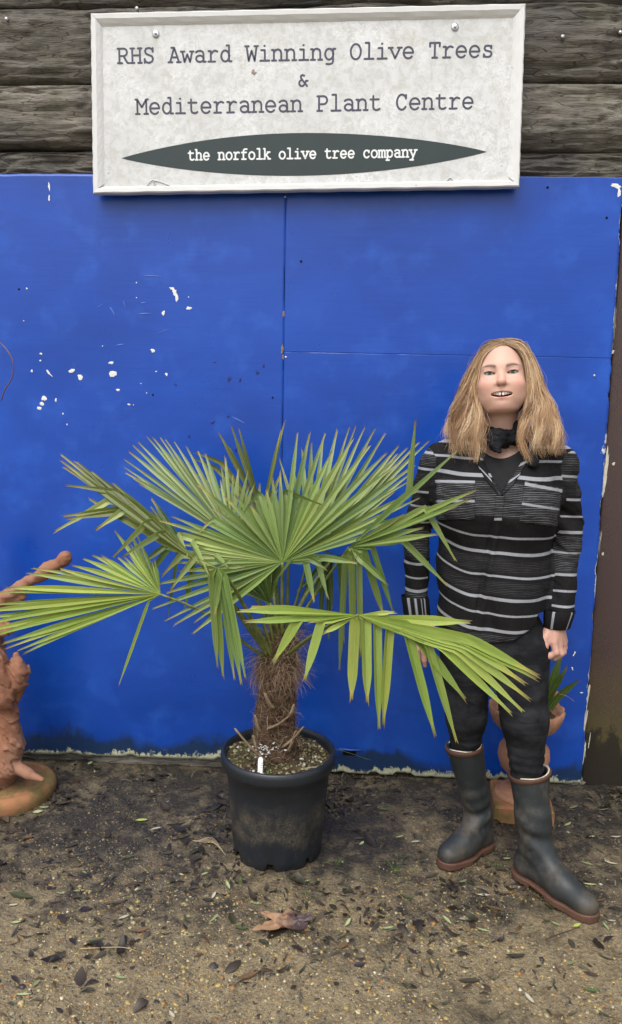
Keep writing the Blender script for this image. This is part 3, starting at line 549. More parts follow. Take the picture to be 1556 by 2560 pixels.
for q in range(3):
    p = atY(655+q*0.3, 1908+q*5, 2.30); p[1] = lerp(lb, lt, (p[2]-lb[2])/(lt[2]-lb[2]))[1]-0.0006
    MB().add([p+(-.004, 0, 0), p+(.003, 0, 0), p+(.003, 0, .0014), p+(-.004, 0, .0014)], [(0, 1, 2, 3)]).build('pencil_mark', INKG, lab)

# ------------------------------------------------------------------ palm
palm = empty('palm_tree', (PC[0], PC[1], SOILZ)); tag(palm, 'fan palm with hairy brown trunk and long green fronds in black pot', 'palm tree')
TRM = Mat('fibrous_trunk'); o = TRM.obj(); t1 = TRM.noise(TRM.mapping(o, (1, 1, 1.4)), 60, 6, 0.75, 1.5); t2 = TRM.noise(o, 14, 4)
TRM.set(Base_Color=TRM.mix(t2, TRM.ramp(t1, [(0.3, (0.020, 0.012, 0.008)), (0.7, (0.20, 0.120, 0.076))]), TRM.ramp(t1, [(0.3, (0.024, 0.015, 0.010)), (0.7, (0.28, 0.195, 0.125))])), Roughness=0.9, Specular_IOR_Level=0.2, Normal=TRM.bump(t1, 1.0, 0.02))
TB = np.array([-0.207, 2.43, SOILZ-0.02]); TTp = atY(703, 1570, 2.42)
nz = 70; na = 48; t = np.linspace(0, 1, nz); a = np.linspace(0, 2*math.pi, na, endpoint=False)
axis_ = np.array([spline([TB, atY(690, 1800, 2.43), atY(696, 1680, 2.42), TTp], nz)])[0]
rad_ = np.interp(t, [0, .1, .3, .55, .72, .82, .92, 1], [.078, .074, .060, .056, .060, .057, .046, .030])
T_, A_ = np.meshgrid(t, a, indexing='ij'); dirx, diry = np.cos(A_), np.sin(A_)
rr = rad_[:, None]*(1+0.16*fbm(np.stack([dirx*2.2, diry*2.2, T_*9], -1), 21, 4)+0.05*np.sin(T_*44+A_))
V = axis_[:, None, :]+np.stack([dirx*rr, diry*rr, rr*0], -1)
link('trunk', mesh('trunk', V.reshape(-1, 3), np.stack([grid_faces(nz, na)[:, i] for i in range(4)], 1), True), TRM.m, palm)
# close the seam of the trunk grid with a second strip is unnecessary: fibres cover it
FIM = Mat('brown_fibre'); at = FIM.attr('col').outputs['Color']; FIM.set(Base_Color=at, Roughness=0.75, Specular_IOR_Level=0.25)
def strands(name, paths, radii, cols, m, parent, kind='stuff', nside=3):
    """many thin closed hairs in one mesh. paths (N,K,3), radii (N,K), cols (N,3)"""
    N, K, _ = paths.shape; T = np.gradient(paths, axis=1); T /= np.linalg.norm(T, axis=2)[..., None]+1e-9
    ref = np.tile(np.array([0.31, 0.83, 0.46]), (N, K, 1)) if nside > 2 else np.repeat(np.random.default_rng(3).normal(0, 1, (N, 1, 3))+np.array([0, 1.6, 0]), K, 1); A = np.cross(T, ref); A /= np.linalg.norm(A, axis=2)[..., None]+1e-9; B = np.cross(T, A)
    ph = np.arange(nside)*2*math.pi/nside
    W = paths[:, :, None, :]+radii[:, :, None, None]*(A[:, :, None, :]*np.cos(ph)[None, None, :, None]+B[:, :, None, :]*np.sin(ph)[None, None, :, None])
    idx = np.arange(N*K*nside).reshape(N, K, nside); i0 = idx[:, :-1]; i1 = idx[:, 1:]
    F = np.stack([i0, np.roll(i0, -1, 2), np.roll(i1, -1, 2), i1], -1)
    if nside == 2: F = F[:, :, :1]
    F = F.reshape(-1, 4)
    me = mesh(name, W.reshape(-1, 3), F); cattr(me, 'col', np.repeat(cols, K*nside, 0) if cols.ndim == 2 else np.repeat(cols.reshape(-1, 3), nside, 0)); ob = link(name, me, m, parent)
    if kind: ob['kind'] = kind
    return ob
def make_fibres(N, t0, t1, out, hang, length, seed, tang=0.8):
    r = np.random.default_rng(seed); K = 7; tt = r.uniform(t0, t1, N); aa = r.uniform(0, 2*math.pi, N)
    ctr = np.stack([np.interp(tt, t, axis_[:, i]) for i in range(3)], 1); R = np.interp(tt, t, rad_)*r.uniform(0.92, 1.08, N)
    d = np.stack([np.cos(aa), np.sin(aa), np.zeros(N)], 1); tn = np.stack([-np.sin(aa), np.cos(aa), np.zeros(N)], 1)
    p = ctr+d*R[:, None]; P = [p.copy()]; sg_ = r.choice([-1, 1], N)[:, None]*r.uniform(0.1, tang, N)[:, None]
    vel = d*r.uniform(0.15, 1.0, N)[:, None]*out+tn*sg_+np.array([0, 0, 1.0])*r.normal(hang, 0.5, N)[:, None]
    L = length*r.uniform(0.4, 1.3, N)[:, None]/K
    for k in range(K-1):
        v = vel/(np.linalg.norm(vel, axis=1)[:, None]+1e-9); p = p+v*L; P.append(p.copy())
        vel = v+np.array([0, 0, -0.22])+r.normal(0, 0.20, (N, 3))
        rel = p-ctr; rr_ = np.linalg.norm(rel[:, :2], axis=1)
        if out < 0.6:       # matted fibres hug the trunk
            lim = R*1.12+0.002; f = np.where(rr_ > lim, lim/rr_, 1.0); p[:, :2] = ctr[:, :2]+rel[:, :2]*f[:, None]
    P = np.stack(P, 1); rd = np.linspace(1, 0.35, K)[None]*r.uniform(0.00040, 0.00085, N)[:, None]
    base = np.array([(0.24, 0.145, 0.092), (0.38, 0.27, 0.18), (0.13, 0.075, 0.048), (0.50, 0.41, 0.29)])[r.choice(4, N, p=[.36, .30, .18, .16] if out > .6 else [.4, .22, .32, .06])]
    return P, rd, base*r.uniform(0.7, 1.25, (N, 1))
for (N, t0, t1, out, hang, ln, sd) in ((1900, 0.05, 0.8, 0.25, 0.0, 0.055, 1), (620, 0.66, 0.80, 1.2, -0.35, 0.085, 2), (420, 0.78, 1.0, 0.7, 0.9, 0.10, 3), (110, 0.1, 0.6, 1.1, 0.0, 0.05, 4)):
    strands('fibre_mat', *make_fibres(N, t0, t1, out, hang, ln, sd), FIM.m, palm)
STM = Mat('cut_petiole'); o = STM.obj(); STM.set(Base_Color=STM.ramp(STM.noise(STM.mapping(o, (1, 1, 0.4)), 60, 4, 0.7), [(0.3, (0.10, 0.06, 0.035)), (0.7, (0.36, 0.27, 0.17))]), Roughness=0.8)
for i, (p, q, r0, r1) in enumerate([((668, 1905, 2.33), (588, 1822, 2.29), .012, .0095), ((672, 1820, 2.360), (724, 1790, 2.33), .013, .008), ((710, 1866, 2.365), (759, 1817, 2.34), .015, .008),
        ((650, 1830, 2.39), (637, 1787, 2.37), .012, .006), ((681, 1768, 2.365), (663, 1733, 2.345), .013, .008), ((725, 1790, 2.37), (736, 1760, 2.365), .011, .006), ((720, 1880, 2.36), (740, 1826, 2.34), .008, .005), ((645, 1884, 2.34), (633, 1838, 2.32), .007, .005)]):
    V, F = tube(spline([atY(*p), lerp(atY(*p), atY(*q), .5)+(0, -.004, -.005), atY(*q)], 8), np.linspace(r0, r1, 8)*np.array([1, 1, .95, 1, .9, .95, .9, .8]), 8, True, 0.38); link('petiole_stub', mesh('petiole_stub', V, F), STM.m, palm)

# leaves
LFM = Mat('palm_leaf'); at = LFM.attr('col').outputs['Color']; lu = LFM.attr('lu').outputs['Fac']; o = LFM.geo()
streak = LFM.noise(LFM.n('CombineXYZ', X=LFM.math('MULTIPLY', lu, 14.0), Y=LFM.math('MULTIPLY', LFM.attr('lt').outputs['Fac'], 5.0), Z=LFM.attr('ls').outputs['Fac']).outputs[0], 1.0, 3, 0.7)
cc = LFM.mix(LFM.ramp(streak, [(0.3, 0.42), (0.55, 0.0)]), at, LFM.mix(0.6, at, (0.012, 0.035, 0.006)))
cc = LFM.mix(LFM.ramp(LFM.math('ABSOLUTE', LFM.math('SUBTRACT', lu, 0.5)), [(0.0, .6), (0.07, 0.0)]), cc, LFM.mix(.5, at, (0.42, 0.46, 0.16)))
cc = LFM.mix(LFM.math('MULTIPLY', LFM.ramp(LFM.noise(o, 38, 4, 0.7), [(0.55, 0.0), (0.75, 1.0)]), 0.25), cc, LFM.mix(0.5, at, (0.30, 0.32, 0.12)))
LFM.set(Base_Color=cc, Roughness=0.42, Specular_IOR_Level=0.5, Normal=LFM.bump(streak, 0.25, 0.002))
tr = LFM.n('BsdfTranslucent', Color=LFM.mix(0.35, cc, (0.32, 0.46, 0.05))); mx = LFM.n('MixShader'); mx.inputs[0].default_value = 0.25
LFM.t.links.new(LFM.b.outputs[0], mx.inputs[1]); LFM.t.links.new(tr.outputs[0], mx.inputs[2]); LFM.t.links.new(mx.outputs[0], LFM.out.inputs['Surface'])
PTM = Mat('green_petiole'); o = PTM.obj(); PTM.set(Base_Color=PTM.ramp(PTM.noise(PTM.mapping(o, (1, 1, 0.2)), 90, 3), [(0.3, (0.075, 0.098, 0.018)), (0.7, (0.20, 0.23, 0.055))]), Roughness=0.45)
TONES = {'fresh': ((0.110, 0.170, 0.040), (0.195, 0.270, 0.066)), 'grey': ((0.145, 0.205, 0.068), (0.240, 0.305, 0.108)), 'yellow': ((0.165, 0.245, 0.036), (0.310, 0.385, 0.075)),
         'olive': ((0.095, 0.120, 0.026), (0.150, 0.175, 0.045)), 'dark': ((0.048, 0.090, 0.014), (0.085, 0.135, 0.024)), 'pale': ((0.26, 0.34, 0.10), (0.36, 0.43, 0.14))}
lr = np.random.default_rng(99); SEGCOUNT = [0]
def segment(path, dth, wmax, nrm, tone, parent, sink=None, tipcol=None):
    """one folded leaf segment along path (K,3)"""
    K = len(path); s = np.r_[0, np.cumsum(np.linalg.norm(np.diff(path, axis=0), axis=1))]; L = s[-1]; tt = s/L
    T = np.gradient(path, axis=0); T /= np.linalg.norm(T, axis=1)[:, None]
    W = np.zeros_like(path); w0 = np.cross(T[1], nrm); w0 /= np.linalg.norm(w0)+1e-9
    for k in range(K): w0 = w0-T[k]*(w0@T[k]); w0 /= np.linalg.norm(w0)+1e-9; W[k] = w0
    Nn = np.cross(W, T)
    w = np.minimum(s*dth*1.04+0.0007, wmax*(1-0.10*tt)); w = w*np.where(tt > 0.66, np.clip((1.0-(np.clip(tt-0.66, 0, 1)/0.345)**1.7), 0.16, 1), 1.0)
    fold = np.interp(tt, [0, .15, .5, 1], [0.80, 0.72, 0.58, 0.28])
    left = path-W*(w/2)[:, None]; right = path+W*(w/2)[:, None]; mid = path-Nn*(w*fold*0.5)[:, None]
    tip = path[-1]+T[-1]*0.006          # short split at the tip
    V = np.stack([left, mid, mid, right], 1); V[-1, 0] += T[-1]*0.016*lr.uniform(.1, 1)-W[-1]*w[-1]*.5; V[-1, 3] += T[-1]*0.016*lr.uniform(.1, 1)+W[-1]*w[-1]*.5
    V = V.reshape(-1, 3); F = []
    for k in range(K-1): b = k*4; F += [(b, b+1, b+5, b+4), (b+2, b+3, b+7, b+6)]
    lo, hi = TONES[tone]; u = lr.random(); base = np.array(lo)*(1-u)+np.array(hi)*u
    base = base*lr.uniform(0.94, 1.22)*np.array([lr.uniform(.92, 1.10), 1, lr.uniform(.85, 1.2)])
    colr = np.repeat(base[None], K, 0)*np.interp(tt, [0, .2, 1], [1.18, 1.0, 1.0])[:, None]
    ty = np.clip((tt-lr.uniform(0.84, 0.95))/0.08, 0, 1)[:, None]; colr = colr*(1-ty*0.8)+np.array([0.42, 0.36, 0.06])*ty*0.8
    tb = np.clip((tt-lr.uniform(0.955, 0.99))/0.03, 0, 1)[:, None]; colr = colr*(1-tb)+(np.array([0.13, 0.075, 0.03]) if tipcol is None else np.array(tipcol))*tb
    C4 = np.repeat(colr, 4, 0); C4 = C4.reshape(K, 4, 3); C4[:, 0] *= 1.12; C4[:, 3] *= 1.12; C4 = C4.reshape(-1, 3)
    lu_ = np.tile([0.0, .5, .5, 1.0], K)
    if sink is not None: sink.append((V, F, C4, lu_, np.repeat(tt, 4), np.full(K*4, lr.random()*40))); return None
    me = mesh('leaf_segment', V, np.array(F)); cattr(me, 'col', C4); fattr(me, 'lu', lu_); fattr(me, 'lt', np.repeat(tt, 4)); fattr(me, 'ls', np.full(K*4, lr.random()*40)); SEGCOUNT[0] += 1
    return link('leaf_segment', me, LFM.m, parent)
def frond(hub, n, tips, tone, pet, wmax=0.026, fill=0.0, ymax=2.905, ymin=1.6, joined=False, petr=(0.0095, 0.0055), filltone=None, fillshort=(0.78, 0.98), maxgap=170, dmin=3.5):
    """hub (px,py,Y); tips list of (px,py[,via(px,py)[,dY]]); pet: list of (px,py,Y) from crown to hub"""
    H = atY(*hub); n = np.asarray(n, float); n /= np.linalg.norm(n)
    pp = [atY(*q) for q in pet]+[H]
    V, F = tube(spline(pp, 18), np.linspace(petr[0], petr[1], 18), 8, True, 0.62); fr = link('frond', mesh('frond', V, F), PTM.m, palm)
    def on(x, y):
        p = atPlane(x, y, H, n); Y = min(max(p[1], ymin), ymax); return atY(x, y, Y)
    L = []
    for tp in tips:
        x, y = tp[0], tp[1]; via = tp[2] if len(tp) > 2 and tp[2] else None; dY = tp[3] if len(tp) > 3 else 0.0
        q = via or (x, y); L.append([math.atan2(hub[1]-q[1], q[0]-hub[0]), x, y, via, dY, tp[4] if len(tp) > 4 else tone, tp[5] if len(tp) > 5 else 1.0])
    L.sort(key=lambda e: e[0]); out = list(L)
    if fill:
        for i in range(len(L)):
            a_, b_ = L[i], L[(i+1) % len(L)]; g = b_[0]-a_[0]
            if g < 0: g += 2*math.pi
            if g > rad(fill*1.5) and g < rad(maxgap if maxgap < 170 else 60):
                k = int(round(g/rad(fill)))-1
                qa = a_[3] or (a_[1], a_[2]); qb = b_[3] or (b_[1], b_[2]); ra = math.hypot(qa[0]-hub[0], qa[1]-hub[1]); rb = math.hypot(qb[0]-hub[0], qb[1]-hub[1])
                for j in range(k):
                    f = (j+1)/(k+1); an = a_[0]+g*f; R = (ra*(1-f)+rb*f)*lr.uniform(*fillshort)
                    out.append([an, hub[0]+R*math.cos(an), hub[1]-R*math.sin(an), None, 0, filltone or tone, 1.0])
        out.sort(key=lambda e: e[0])
    m = len(out); sink = [] if joined else None
    for i, (an, x, y, via, dY, tn, wf) in enumerate(out):
        ga = (an-out[i-1][0]) % (2*math.pi); gb = (out[(i+1) % m][0]-an) % (2*math.pi)
        dth = np.clip((min(ga, rad(14))+min(gb, rad(14)))/2, rad(dmin), rad(12))
        h0 = H+n*lr.uniform(-0.002, 0.002)
        if via:
            B = on(*via); p2 = atY(x, y, min(max(B[1]-0.03+dY, ymin), ymax)); d1 = B-h0
            path = spline([h0, h0+d1*0.5, h0+d1*0.86, B, lerp(B, p2, 0.22)+(0, 0, .003), p2], 16)
            nn = n
            dv = np.linalg.norm(d1); wm = wmax*lr.uniform(.9, 1.12)*(1.25 if tn == 'pale' else 1)*wf; dd = max(dth, min(1.2, wm/(dv*0.8+.004))) if wf >= 1 else dth
            segment(path, dd, wm, nn, tn, fr, sink)
        else:
            E_ = on(x, y); E_ = atY(x, y, min(E_[1]+dY, ymax)); d1 = E_-h0; LL = np.linalg.norm(d1); view = (cpos-lerp(h0, E_, .5)); view /= np.linalg.norm(view)
            bow = lr.normal(0.0, 0.012); sag = np.array([0, 0, 1.0])*LL*0.010*lr.normal(0.6, 0.6)
            path = spline([h0, h0+d1*0.33+view*bow+sag*.7, h0+d1*0.7+view*bow*0.6+sag, E_], 11)
            segment(path, dth, wmax*lr.uniform(.66, 1.14), n, tn, fr, sink)
    if joined:
        Vs, Fs, Cs, Us, Ts, Ss = [], [], [], [], [], []; off = 0
        for (V, F, C4, lu_, lt_, ls_) in sink: Vs.append(V); Fs.append(np.array(F)+off); Cs.append(C4); Us.append(lu_); Ts.append(lt_); Ss.append(ls_); off += len(V)
        me = mesh('leaf_segments', np.concatenate(Vs), np.concatenate(Fs)); cattr(me, 'col', np.concatenate(Cs)); fattr(me, 'lu', np.concatenate(Us)); fattr(me, 'lt', np.concatenate(Ts)); fattr(me, 'ls', np.concatenate(Ss))
        link('leaf_segments', me, LFM.m, fr)['kind'] = 'stuff'
    return fr
C0 = (702, 1590, 2.41)
# main fan facing the camera
frond((707, 1405, 2.30), (0.05, -0.92, 0.36), [(436, 1293), (498, 1214), (501, 1328, (536, 1297)), (391, 1299), (471, 1395, (448, 1338), -0.14, 'pale'), (525, 1443, (482, 1356), -0.16, 'pale'), (428, 1472, (505, 1374), -0.10, 'pale'), (409, 1436, (458, 1386), -0.08, 'pale'),
    (572, 1421, (541, 1391), -0.16, 'pale'), (744, 1086), (774, 1086), (813, 1085), (701, 1181), (606, 1287, (650, 1232)), (802, 1261, (712, 1230)), (590, 1240), (879, 1103), (923, 1117), (962, 1137), (990, 1163), (1024, 1203), (1043, 1228), (1047, 1246),
    (1030, 1168), (1008, 1290), (947, 1331), (889, 1407, (800, 1395)), (812, 1420, (770, 1397)), (819, 1491, (790, 1390)), (689, 1453, (728, 1400)), (785, 1502, (764, 1402)),
    (376, 1464), (387, 1520), (417, 1550), (439, 1560), (486, 1581)], 'fresh', [(706, 1585, 2.39), (706, 1500, 2.345)], fill=5.4, petr=(.012, .008), fillshort=(.78, .98), wmax=0.0205)
# bigger fan behind it, to the right
frond((772, 1392, 2.52), (0.1, -0.93, 0.28), [(756, 1127), (779, 1109), (843, 1077), (873, 1071), (889, 1068), (911, 1071), (935, 1077), (960, 1089), (995, 1117), (1015, 1123), (991, 1137), (1043, 1111), (1071, 1104), (1032, 1180), (700, 1150), (985, 1230)],
    'grey', [(712, 1590, 2.43), (745, 1490, 2.47)], fill=7.0, wmax=0.0185)
# upper left fan
frond((582, 1345, 2.46), (-0.22, -0.9, 0.34), [(372, 1096), (386, 1097), (403, 1096), (416, 1101), (437, 1105), (347, 1106), (335, 1115), (324, 1130), (315, 1151), (313, 1169), (318, 1184), (338, 1198), (350, 1211), (469, 1121), (496, 1129), (515, 1138), (564, 1146), (554, 1168), (552, 1202), (596, 1176), (570, 1190), (620, 1180), (635, 1215)],
    'grey', [(690, 1590, 2.43), (640, 1490, 2.45)], fill=6.0, wmax=0.0195)
# right fan reaching in front of the woman
frond((873, 1368, 2.34), (-0.40, -0.80, 0.25), [(1039, 1055, (1022, 1232), 0.03), (1140, 1130), (1187, 1227), (1169, 1250), (1138, 1267), (1088, 1336), (1138, 1399, (1062, 1270), 0.02), (1113, 1458, (1006, 1352), 0.02), (982, 1527, (930, 1366), 0.04), (960, 1540, (908, 1374), 0.05), (849, 1673, (864, 1392), 0.1), (884, 1650, (879, 1392), 0.1), (902, 1640, (898, 1388), 0.1), (966, 1459, (905, 1402), 0.02), (1005, 1290), (960, 1330)],
    'fresh', [(715, 1600, 2.41), (800, 1470, 2.38)], fill=8.0, fillshort=(.5, .75), wmax=0.021, dmin=5.0)
# lower right fan, close to the camera, segments folded down
frond((896, 1538, 2.05), (0.0, -0.9, 0.5), [(603, 1527), (630, 1518), (651, 1530), (618, 1554), (684, 1655, (752, 1541)), (775, 1555), (762, 1698, (806, 1549)), (811, 1582), (879, 1747, (888, 1541)), (919, 1754, (916, 1545)), (948, 1815, (944, 1548)), (959, 1810, (976, 1562)),
    (1088, 1838, (1018, 1578)), (1141, 1851, (1066, 1596)), (1163, 1747, (1020, 1566)), (1276, 1781, (1100, 1612)), (1305, 1776, (1140, 1622)), (1321, 1746, (1150, 1615)), (1310, 1707, (1160, 1608)), (1343, 1688, (1170, 1598)), (1338, 1696, (1150, 1598)), (1173, 1555), (983, 1531)],
    'yellow', [(718, 1640, 2.38), (760, 1605, 2.24), (830, 1560, 2.12)], wmax=0.029, ymin=1.75, dmin=5.0)
# left fan
frond((402, 1486, 2.22), (-0.15, -0.92, 0.30), [(85, 1421), (71, 1433), (153, 1423), (184, 1414), (212, 1398), (235, 1389), (258, 1392), (297, 1395), (327, 1393), (289, 1329), (344, 1340), (388, 1406), (18, 1470), (3, 1481), (-30, 1512), (-55, 1530), (-60, 1548), (-60, 1566), (-45, 1580), (-30, 1594), (13, 1607), (19, 1620), (46, 1626), (66, 1631), (299, 1709, (374, 1500), 0.0, 'yellow', .62), (350, 1500), (365, 1380)],
    'yellow', [(668, 1645, 2.38), (620, 1614, 2.33), (553, 1556, 2.26), (470, 1512, 2.23)], fill=5.5, wmax=0.0195, petr=(.009, .005), maxgap=30)
# far left fan, partly folded
frond((492, 1402, 2.16), (-0.1, -0.93, 0.25), [(156, 1139), (155, 1153), (162, 1169), (173, 1214, (290, 1232)), (193, 1156), (232, 1182), (285, 1209), (225, 1248), (161, 1290, (310, 1275)), (174, 1297, (316, 1282)), (141, 1327, (280, 1250), 0.0, 'pale'), (242, 1323, (325, 1268), 0.0, 'pale'), (285, 1391, (374, 1303), -0.06, 'pale'), (309, 1390, (412, 1330), -0.06, 'pale')],
    'olive', [(672, 1640, 2.39), (600, 1540, 2.28), (540, 1450, 2.20)], wmax=0.021, dmin=4.0, fill=4.0, fillshort=(.6, .9))
frond((470, 1385, 2.36), (-0.1, -0.9, 0.4), [(358, 1407, (416, 1366)), (362, 1454, (425, 1368)), (422, 1532, (446, 1380)), (464, 1514, (486, 1405)), (381, 1249), (378, 1267), (382, 1282), (391, 1291)], 'dark', [(676, 1640, 2.42), (600, 1530, 2.39), (530, 1440, 2.37)], wmax=0.020)
# drooping straps at the centre left
frond((543, 1420, 2.14), (0, -0.95, 0.3), [(544, 1665, (527, 1436)), (558, 1689, (537, 1432)), (586, 1694, (550, 1436)), (603, 1706, (557, 1440)), (613, 1691, (562, 1438)), (539, 1530, (550, 1428)), (500, 1400), (605, 1416), (577, 1400)],
    'fresh', [(680, 1640, 2.36), (630, 1550, 2.26), (580, 1460, 2.17)], wmax=0.019, dmin=6.0)
# young closed fan at the heart
frond((675, 1508, 2.33), (0, -0.98, 0.15), [(560, 1455), (578, 1428), (622, 1436), (640, 1400), (658, 1380), (676, 1375), (692, 1385), (706, 1400)], 'dark', [(697, 1600, 2.40), (688, 1550, 2.36)], fill=5, wmax=0.020)
# old fan against the boards
frond((655, 1290, 2.70), (0, -0.98, 0.12), [(549, 1084), (580, 1069), (599, 1076), (711, 1058), (702, 1080), (575, 1121), (490, 1132, (556, 1160)), (484, 1146, (545, 1175)), (484, 1180), (700, 1190)], 'olive', [(700, 1590, 2.44), (680, 1450, 2.58)], wmax=0.019, joined=False)
# hanging straps behind, right of the trunk
frond((838, 1388, 2.62), (0, -0.98, 0.15), [(822, 1594, (822, 1402)), (800, 1560, (812, 1400)), (770, 1520, (806, 1440)), (752, 1500, (795, 1420)), (745, 1475), (830, 1520, (826, 1410)), (860, 1600, (850, 1402)), (795, 1370), (890, 1500, (872, 1396))], 'dark', [(712, 1590, 2.45), (770, 1480, 2.55)], wmax=0.018)
frond((640, 1370, 2.60), (0, -0.97, 0.2), [(430, 1330), (440, 1345), (450, 1362), (480, 1310), (500, 1420), (520, 1450), (650, 1210), (600, 1240), (690, 1230), (720, 1225), (740, 1260)], 'grey', [(692, 1590, 2.45), (660, 1470, 2.53)], fill=9, wmax=0.022)
# extra stems at the heart
for (p, q, r0, r1) in (((700, 1620, 2.40), (690, 1410, 2.40), .011, .007), ((716, 1620, 2.42), (722, 1400, 2.44), .010, .007), ((690, 1630, 2.39), (668, 1520, 2.36), .009, .006), ((684, 1640, 2.38), (655, 1545, 2.33), .008, .006), ((668, 1640, 2.36), (615, 1520, 2.27), .009, .006)):
    V, F = tube(spline([atY(*p), lerp(atY(*p), atY(*q), .5)+(0, -.005, 0), atY(*q)], 10), np.linspace(r0, r1, 10), 8, True, .65); link('petiole', mesh('petiole', V, F), PTM.m, palm)
print('segments', SEGCOUNT[0])
# one long blade of grass leaning out of the pot
P_ = spline([atY(745, 1850, 2.58), atY(800, 1862, 2.60), atY(860, 1878, 2.62), atY(926, 1900, 2.63)], 14); V, F = tube(P_, np.linspace(.0028, .0008, 14), 5, True, .3)
gb = link('long_grass', mesh('long_grass', V, F), PTM.m); tag(gb, 'one long thin green grass leaf leaning out of the black pot to the right', 'grass')
# ------------------------------------------------------------------ signed distance modelling (smooth organic shapes)
def s_rc(P, a, b, ra, rb):
    a = np.asarray(a, float); b = np.asarray(b, float); ab = b-a
    pa = P-a; l2 = ab@ab; dt = pa@ab; t = np.clip(dt/l2, 0, 1); d2 = np.einsum('ij,ij->i', pa, pa)-2*t*dt+t*t*l2; return np.sqrt(np.maximum(d2, 0))-(ra+(rb-ra)*t)
def s_chain(P, pts, rs, k=0.0):
    d = None
    for i in range(len(pts)-1):
        e = s_rc(P, pts[i], pts[i+1], rs[i], rs[i+1]); d = e if d is None else (np.minimum(d, e) if k == 0 else s_min(d, e, k))
    return d
def s_ell(P, c, r, M=None):
    q = P-np.asarray(c, float)
    if M is not None: q = q@np.asarray(M)
    r = np.asarray(r, float); k0 = np.linalg.norm(q/r, axis=1); k1 = np.linalg.norm(q/(r*r), axis=1)
    return k0*(k0-1)/(k1+1e-9)
def s_min(a, b, k): h = np.clip(0.5+0.5*(b-a)/k, 0, 1); return b+(a-b)*h-k*h*(1-h)
def s_max(a, b, k): return -s_min(-a, -b, k)
def rough(d, P, fn, band=.035):
    # surface relief, evaluated only near the surface
    m = np.abs(d) < band
    if m.any(): d = d.copy(); d[m] = d[m]-fn(P[m])
    return d
def uni(lo, hi, h): return np.arange(lo, hi+h, h)
def sdf_mesh(f, ax, ay, az, block=16, lip=1.25, mg=.022):
    """naive surface nets on a rectilinear grid, skipping blocks far from the surface"""
    nx, ny, nz = len(ax), len(ay), len(az); G = np.full((nx, ny, nz), 1.0, np.float32)
    jobs = []
    for i in range(0, nx, block):
        for j in range(0, ny, block):
            for k in range(0, nz, block):
                sx, sy, sz = ax[i:i+block], ay[j:j+block], az[k:k+block]
                jobs.append((i, j, k, len(sx), len(sy), len(sz), (sx[0]+sx[-1])/2, (sy[0]+sy[-1])/2, (sz[0]+sz[-1])/2, 0.5*math.sqrt((sx[-1]-sx[0])**2+(sy[-1]-sy[0])**2+(sz[-1]-sz[0])**2)))
    J = np.array(jobs); d = f(J[:, 6:9])
    for jb, dc in zip(jobs, d):
        i, j, k, a, b, c = jb[:6]
        if abs(dc) > jb[9]*lip+mg: G[i:i+a, j:j+b, k:k+c] = dc; continue
        X, Y, Z = np.meshgrid(ax[i:i+a], ay[j:j+b], az[k:k+c], indexing='ij')
        G[i:i+a, j:j+b, k:k+c] = f(np.stack([X.ravel(), Y.ravel(), Z.ravel()], 1)).reshape(a, b, c)
    S = G < 0
    cnt = np.zeros((nx-1, ny-1, nz-1), np.int8)
    for a in (0, 1):
        for b in (0, 1):
            for c in (0, 1): cnt += S[a:nx-1+a, b:ny-1+b, c:nz-1+c]
    act = (cnt > 0) & (cnt < 8); I = np.argwhere(act); N = len(I)
    vid = np.full(act.shape, -1, np.int32); vid[act] = np.arange(N)
    acc = np.zeros((N, 3)); wt = np.zeros(N); A = [ax, ay, az]
    corner = [(a, b, c) for a in (0, 1) for b in (0, 1) for c in (0, 1)]
    for c0 in corner:
        for dim in range(3):
            if c0[dim]: continue
            c1 = list(c0); c1[dim] = 1
            i0 = I+np.array(c0); i1 = I+np.array(c1); g0 = G[i0[:, 0], i0[:, 1], i0[:, 2]]; g1 = G[i1[:, 0], i1[:, 1], i1[:, 2]]
            m = (g0 < 0) != (g1 < 0); t = np.where(m, g0/(g0-g1+1e-12), 0)
            p0 = np.stack([A[q][i0[:, q]] for q in range(3)], 1); p1 = np.stack([A[q][i1[:, q]] for q in range(3)], 1)
            acc += np.where(m[:, None], p0+t[:, None]*(p1-p0), 0); wt += m
    V = acc/np.maximum(wt, 1)[:, None]; F = []
    for dim in range(3):
        s0 = [slice(None)]*3; s1 = [slice(None)]*3; s0[dim] = slice(0, -1); s1[dim] = slice(1, None)
        ch = np.argwhere(S[tuple(s0)] != S[tuple(s1)]); u, v = [(1, 2), (2, 0), (0, 1)][dim]
        ok = (ch[:, u] > 0) & (ch[:, v] > 0) & (ch[:, u] < [nx, ny, nz][u]-1) & (ch[:, v] < [nx, ny, nz][v]-1); ch = ch[ok]
        ins = S[ch[:, 0], ch[:, 1], ch[:, 2]]
        def cell(du, dv):
            q = ch.copy(); q[:, u] += du; q[:, v] += dv; return vid[q[:, 0], q[:, 1], q[:, 2]]
        quad = np.stack([cell(-1, -1), cell(0, -1), cell(0, 0), cell(-1, 0)], 1)
        quad = np.where(ins[:, None], quad, quad[:, ::-1]); F.append(quad)
    F = np.concatenate(F); F = F[(F >= 0).all(1)]
    return V, F
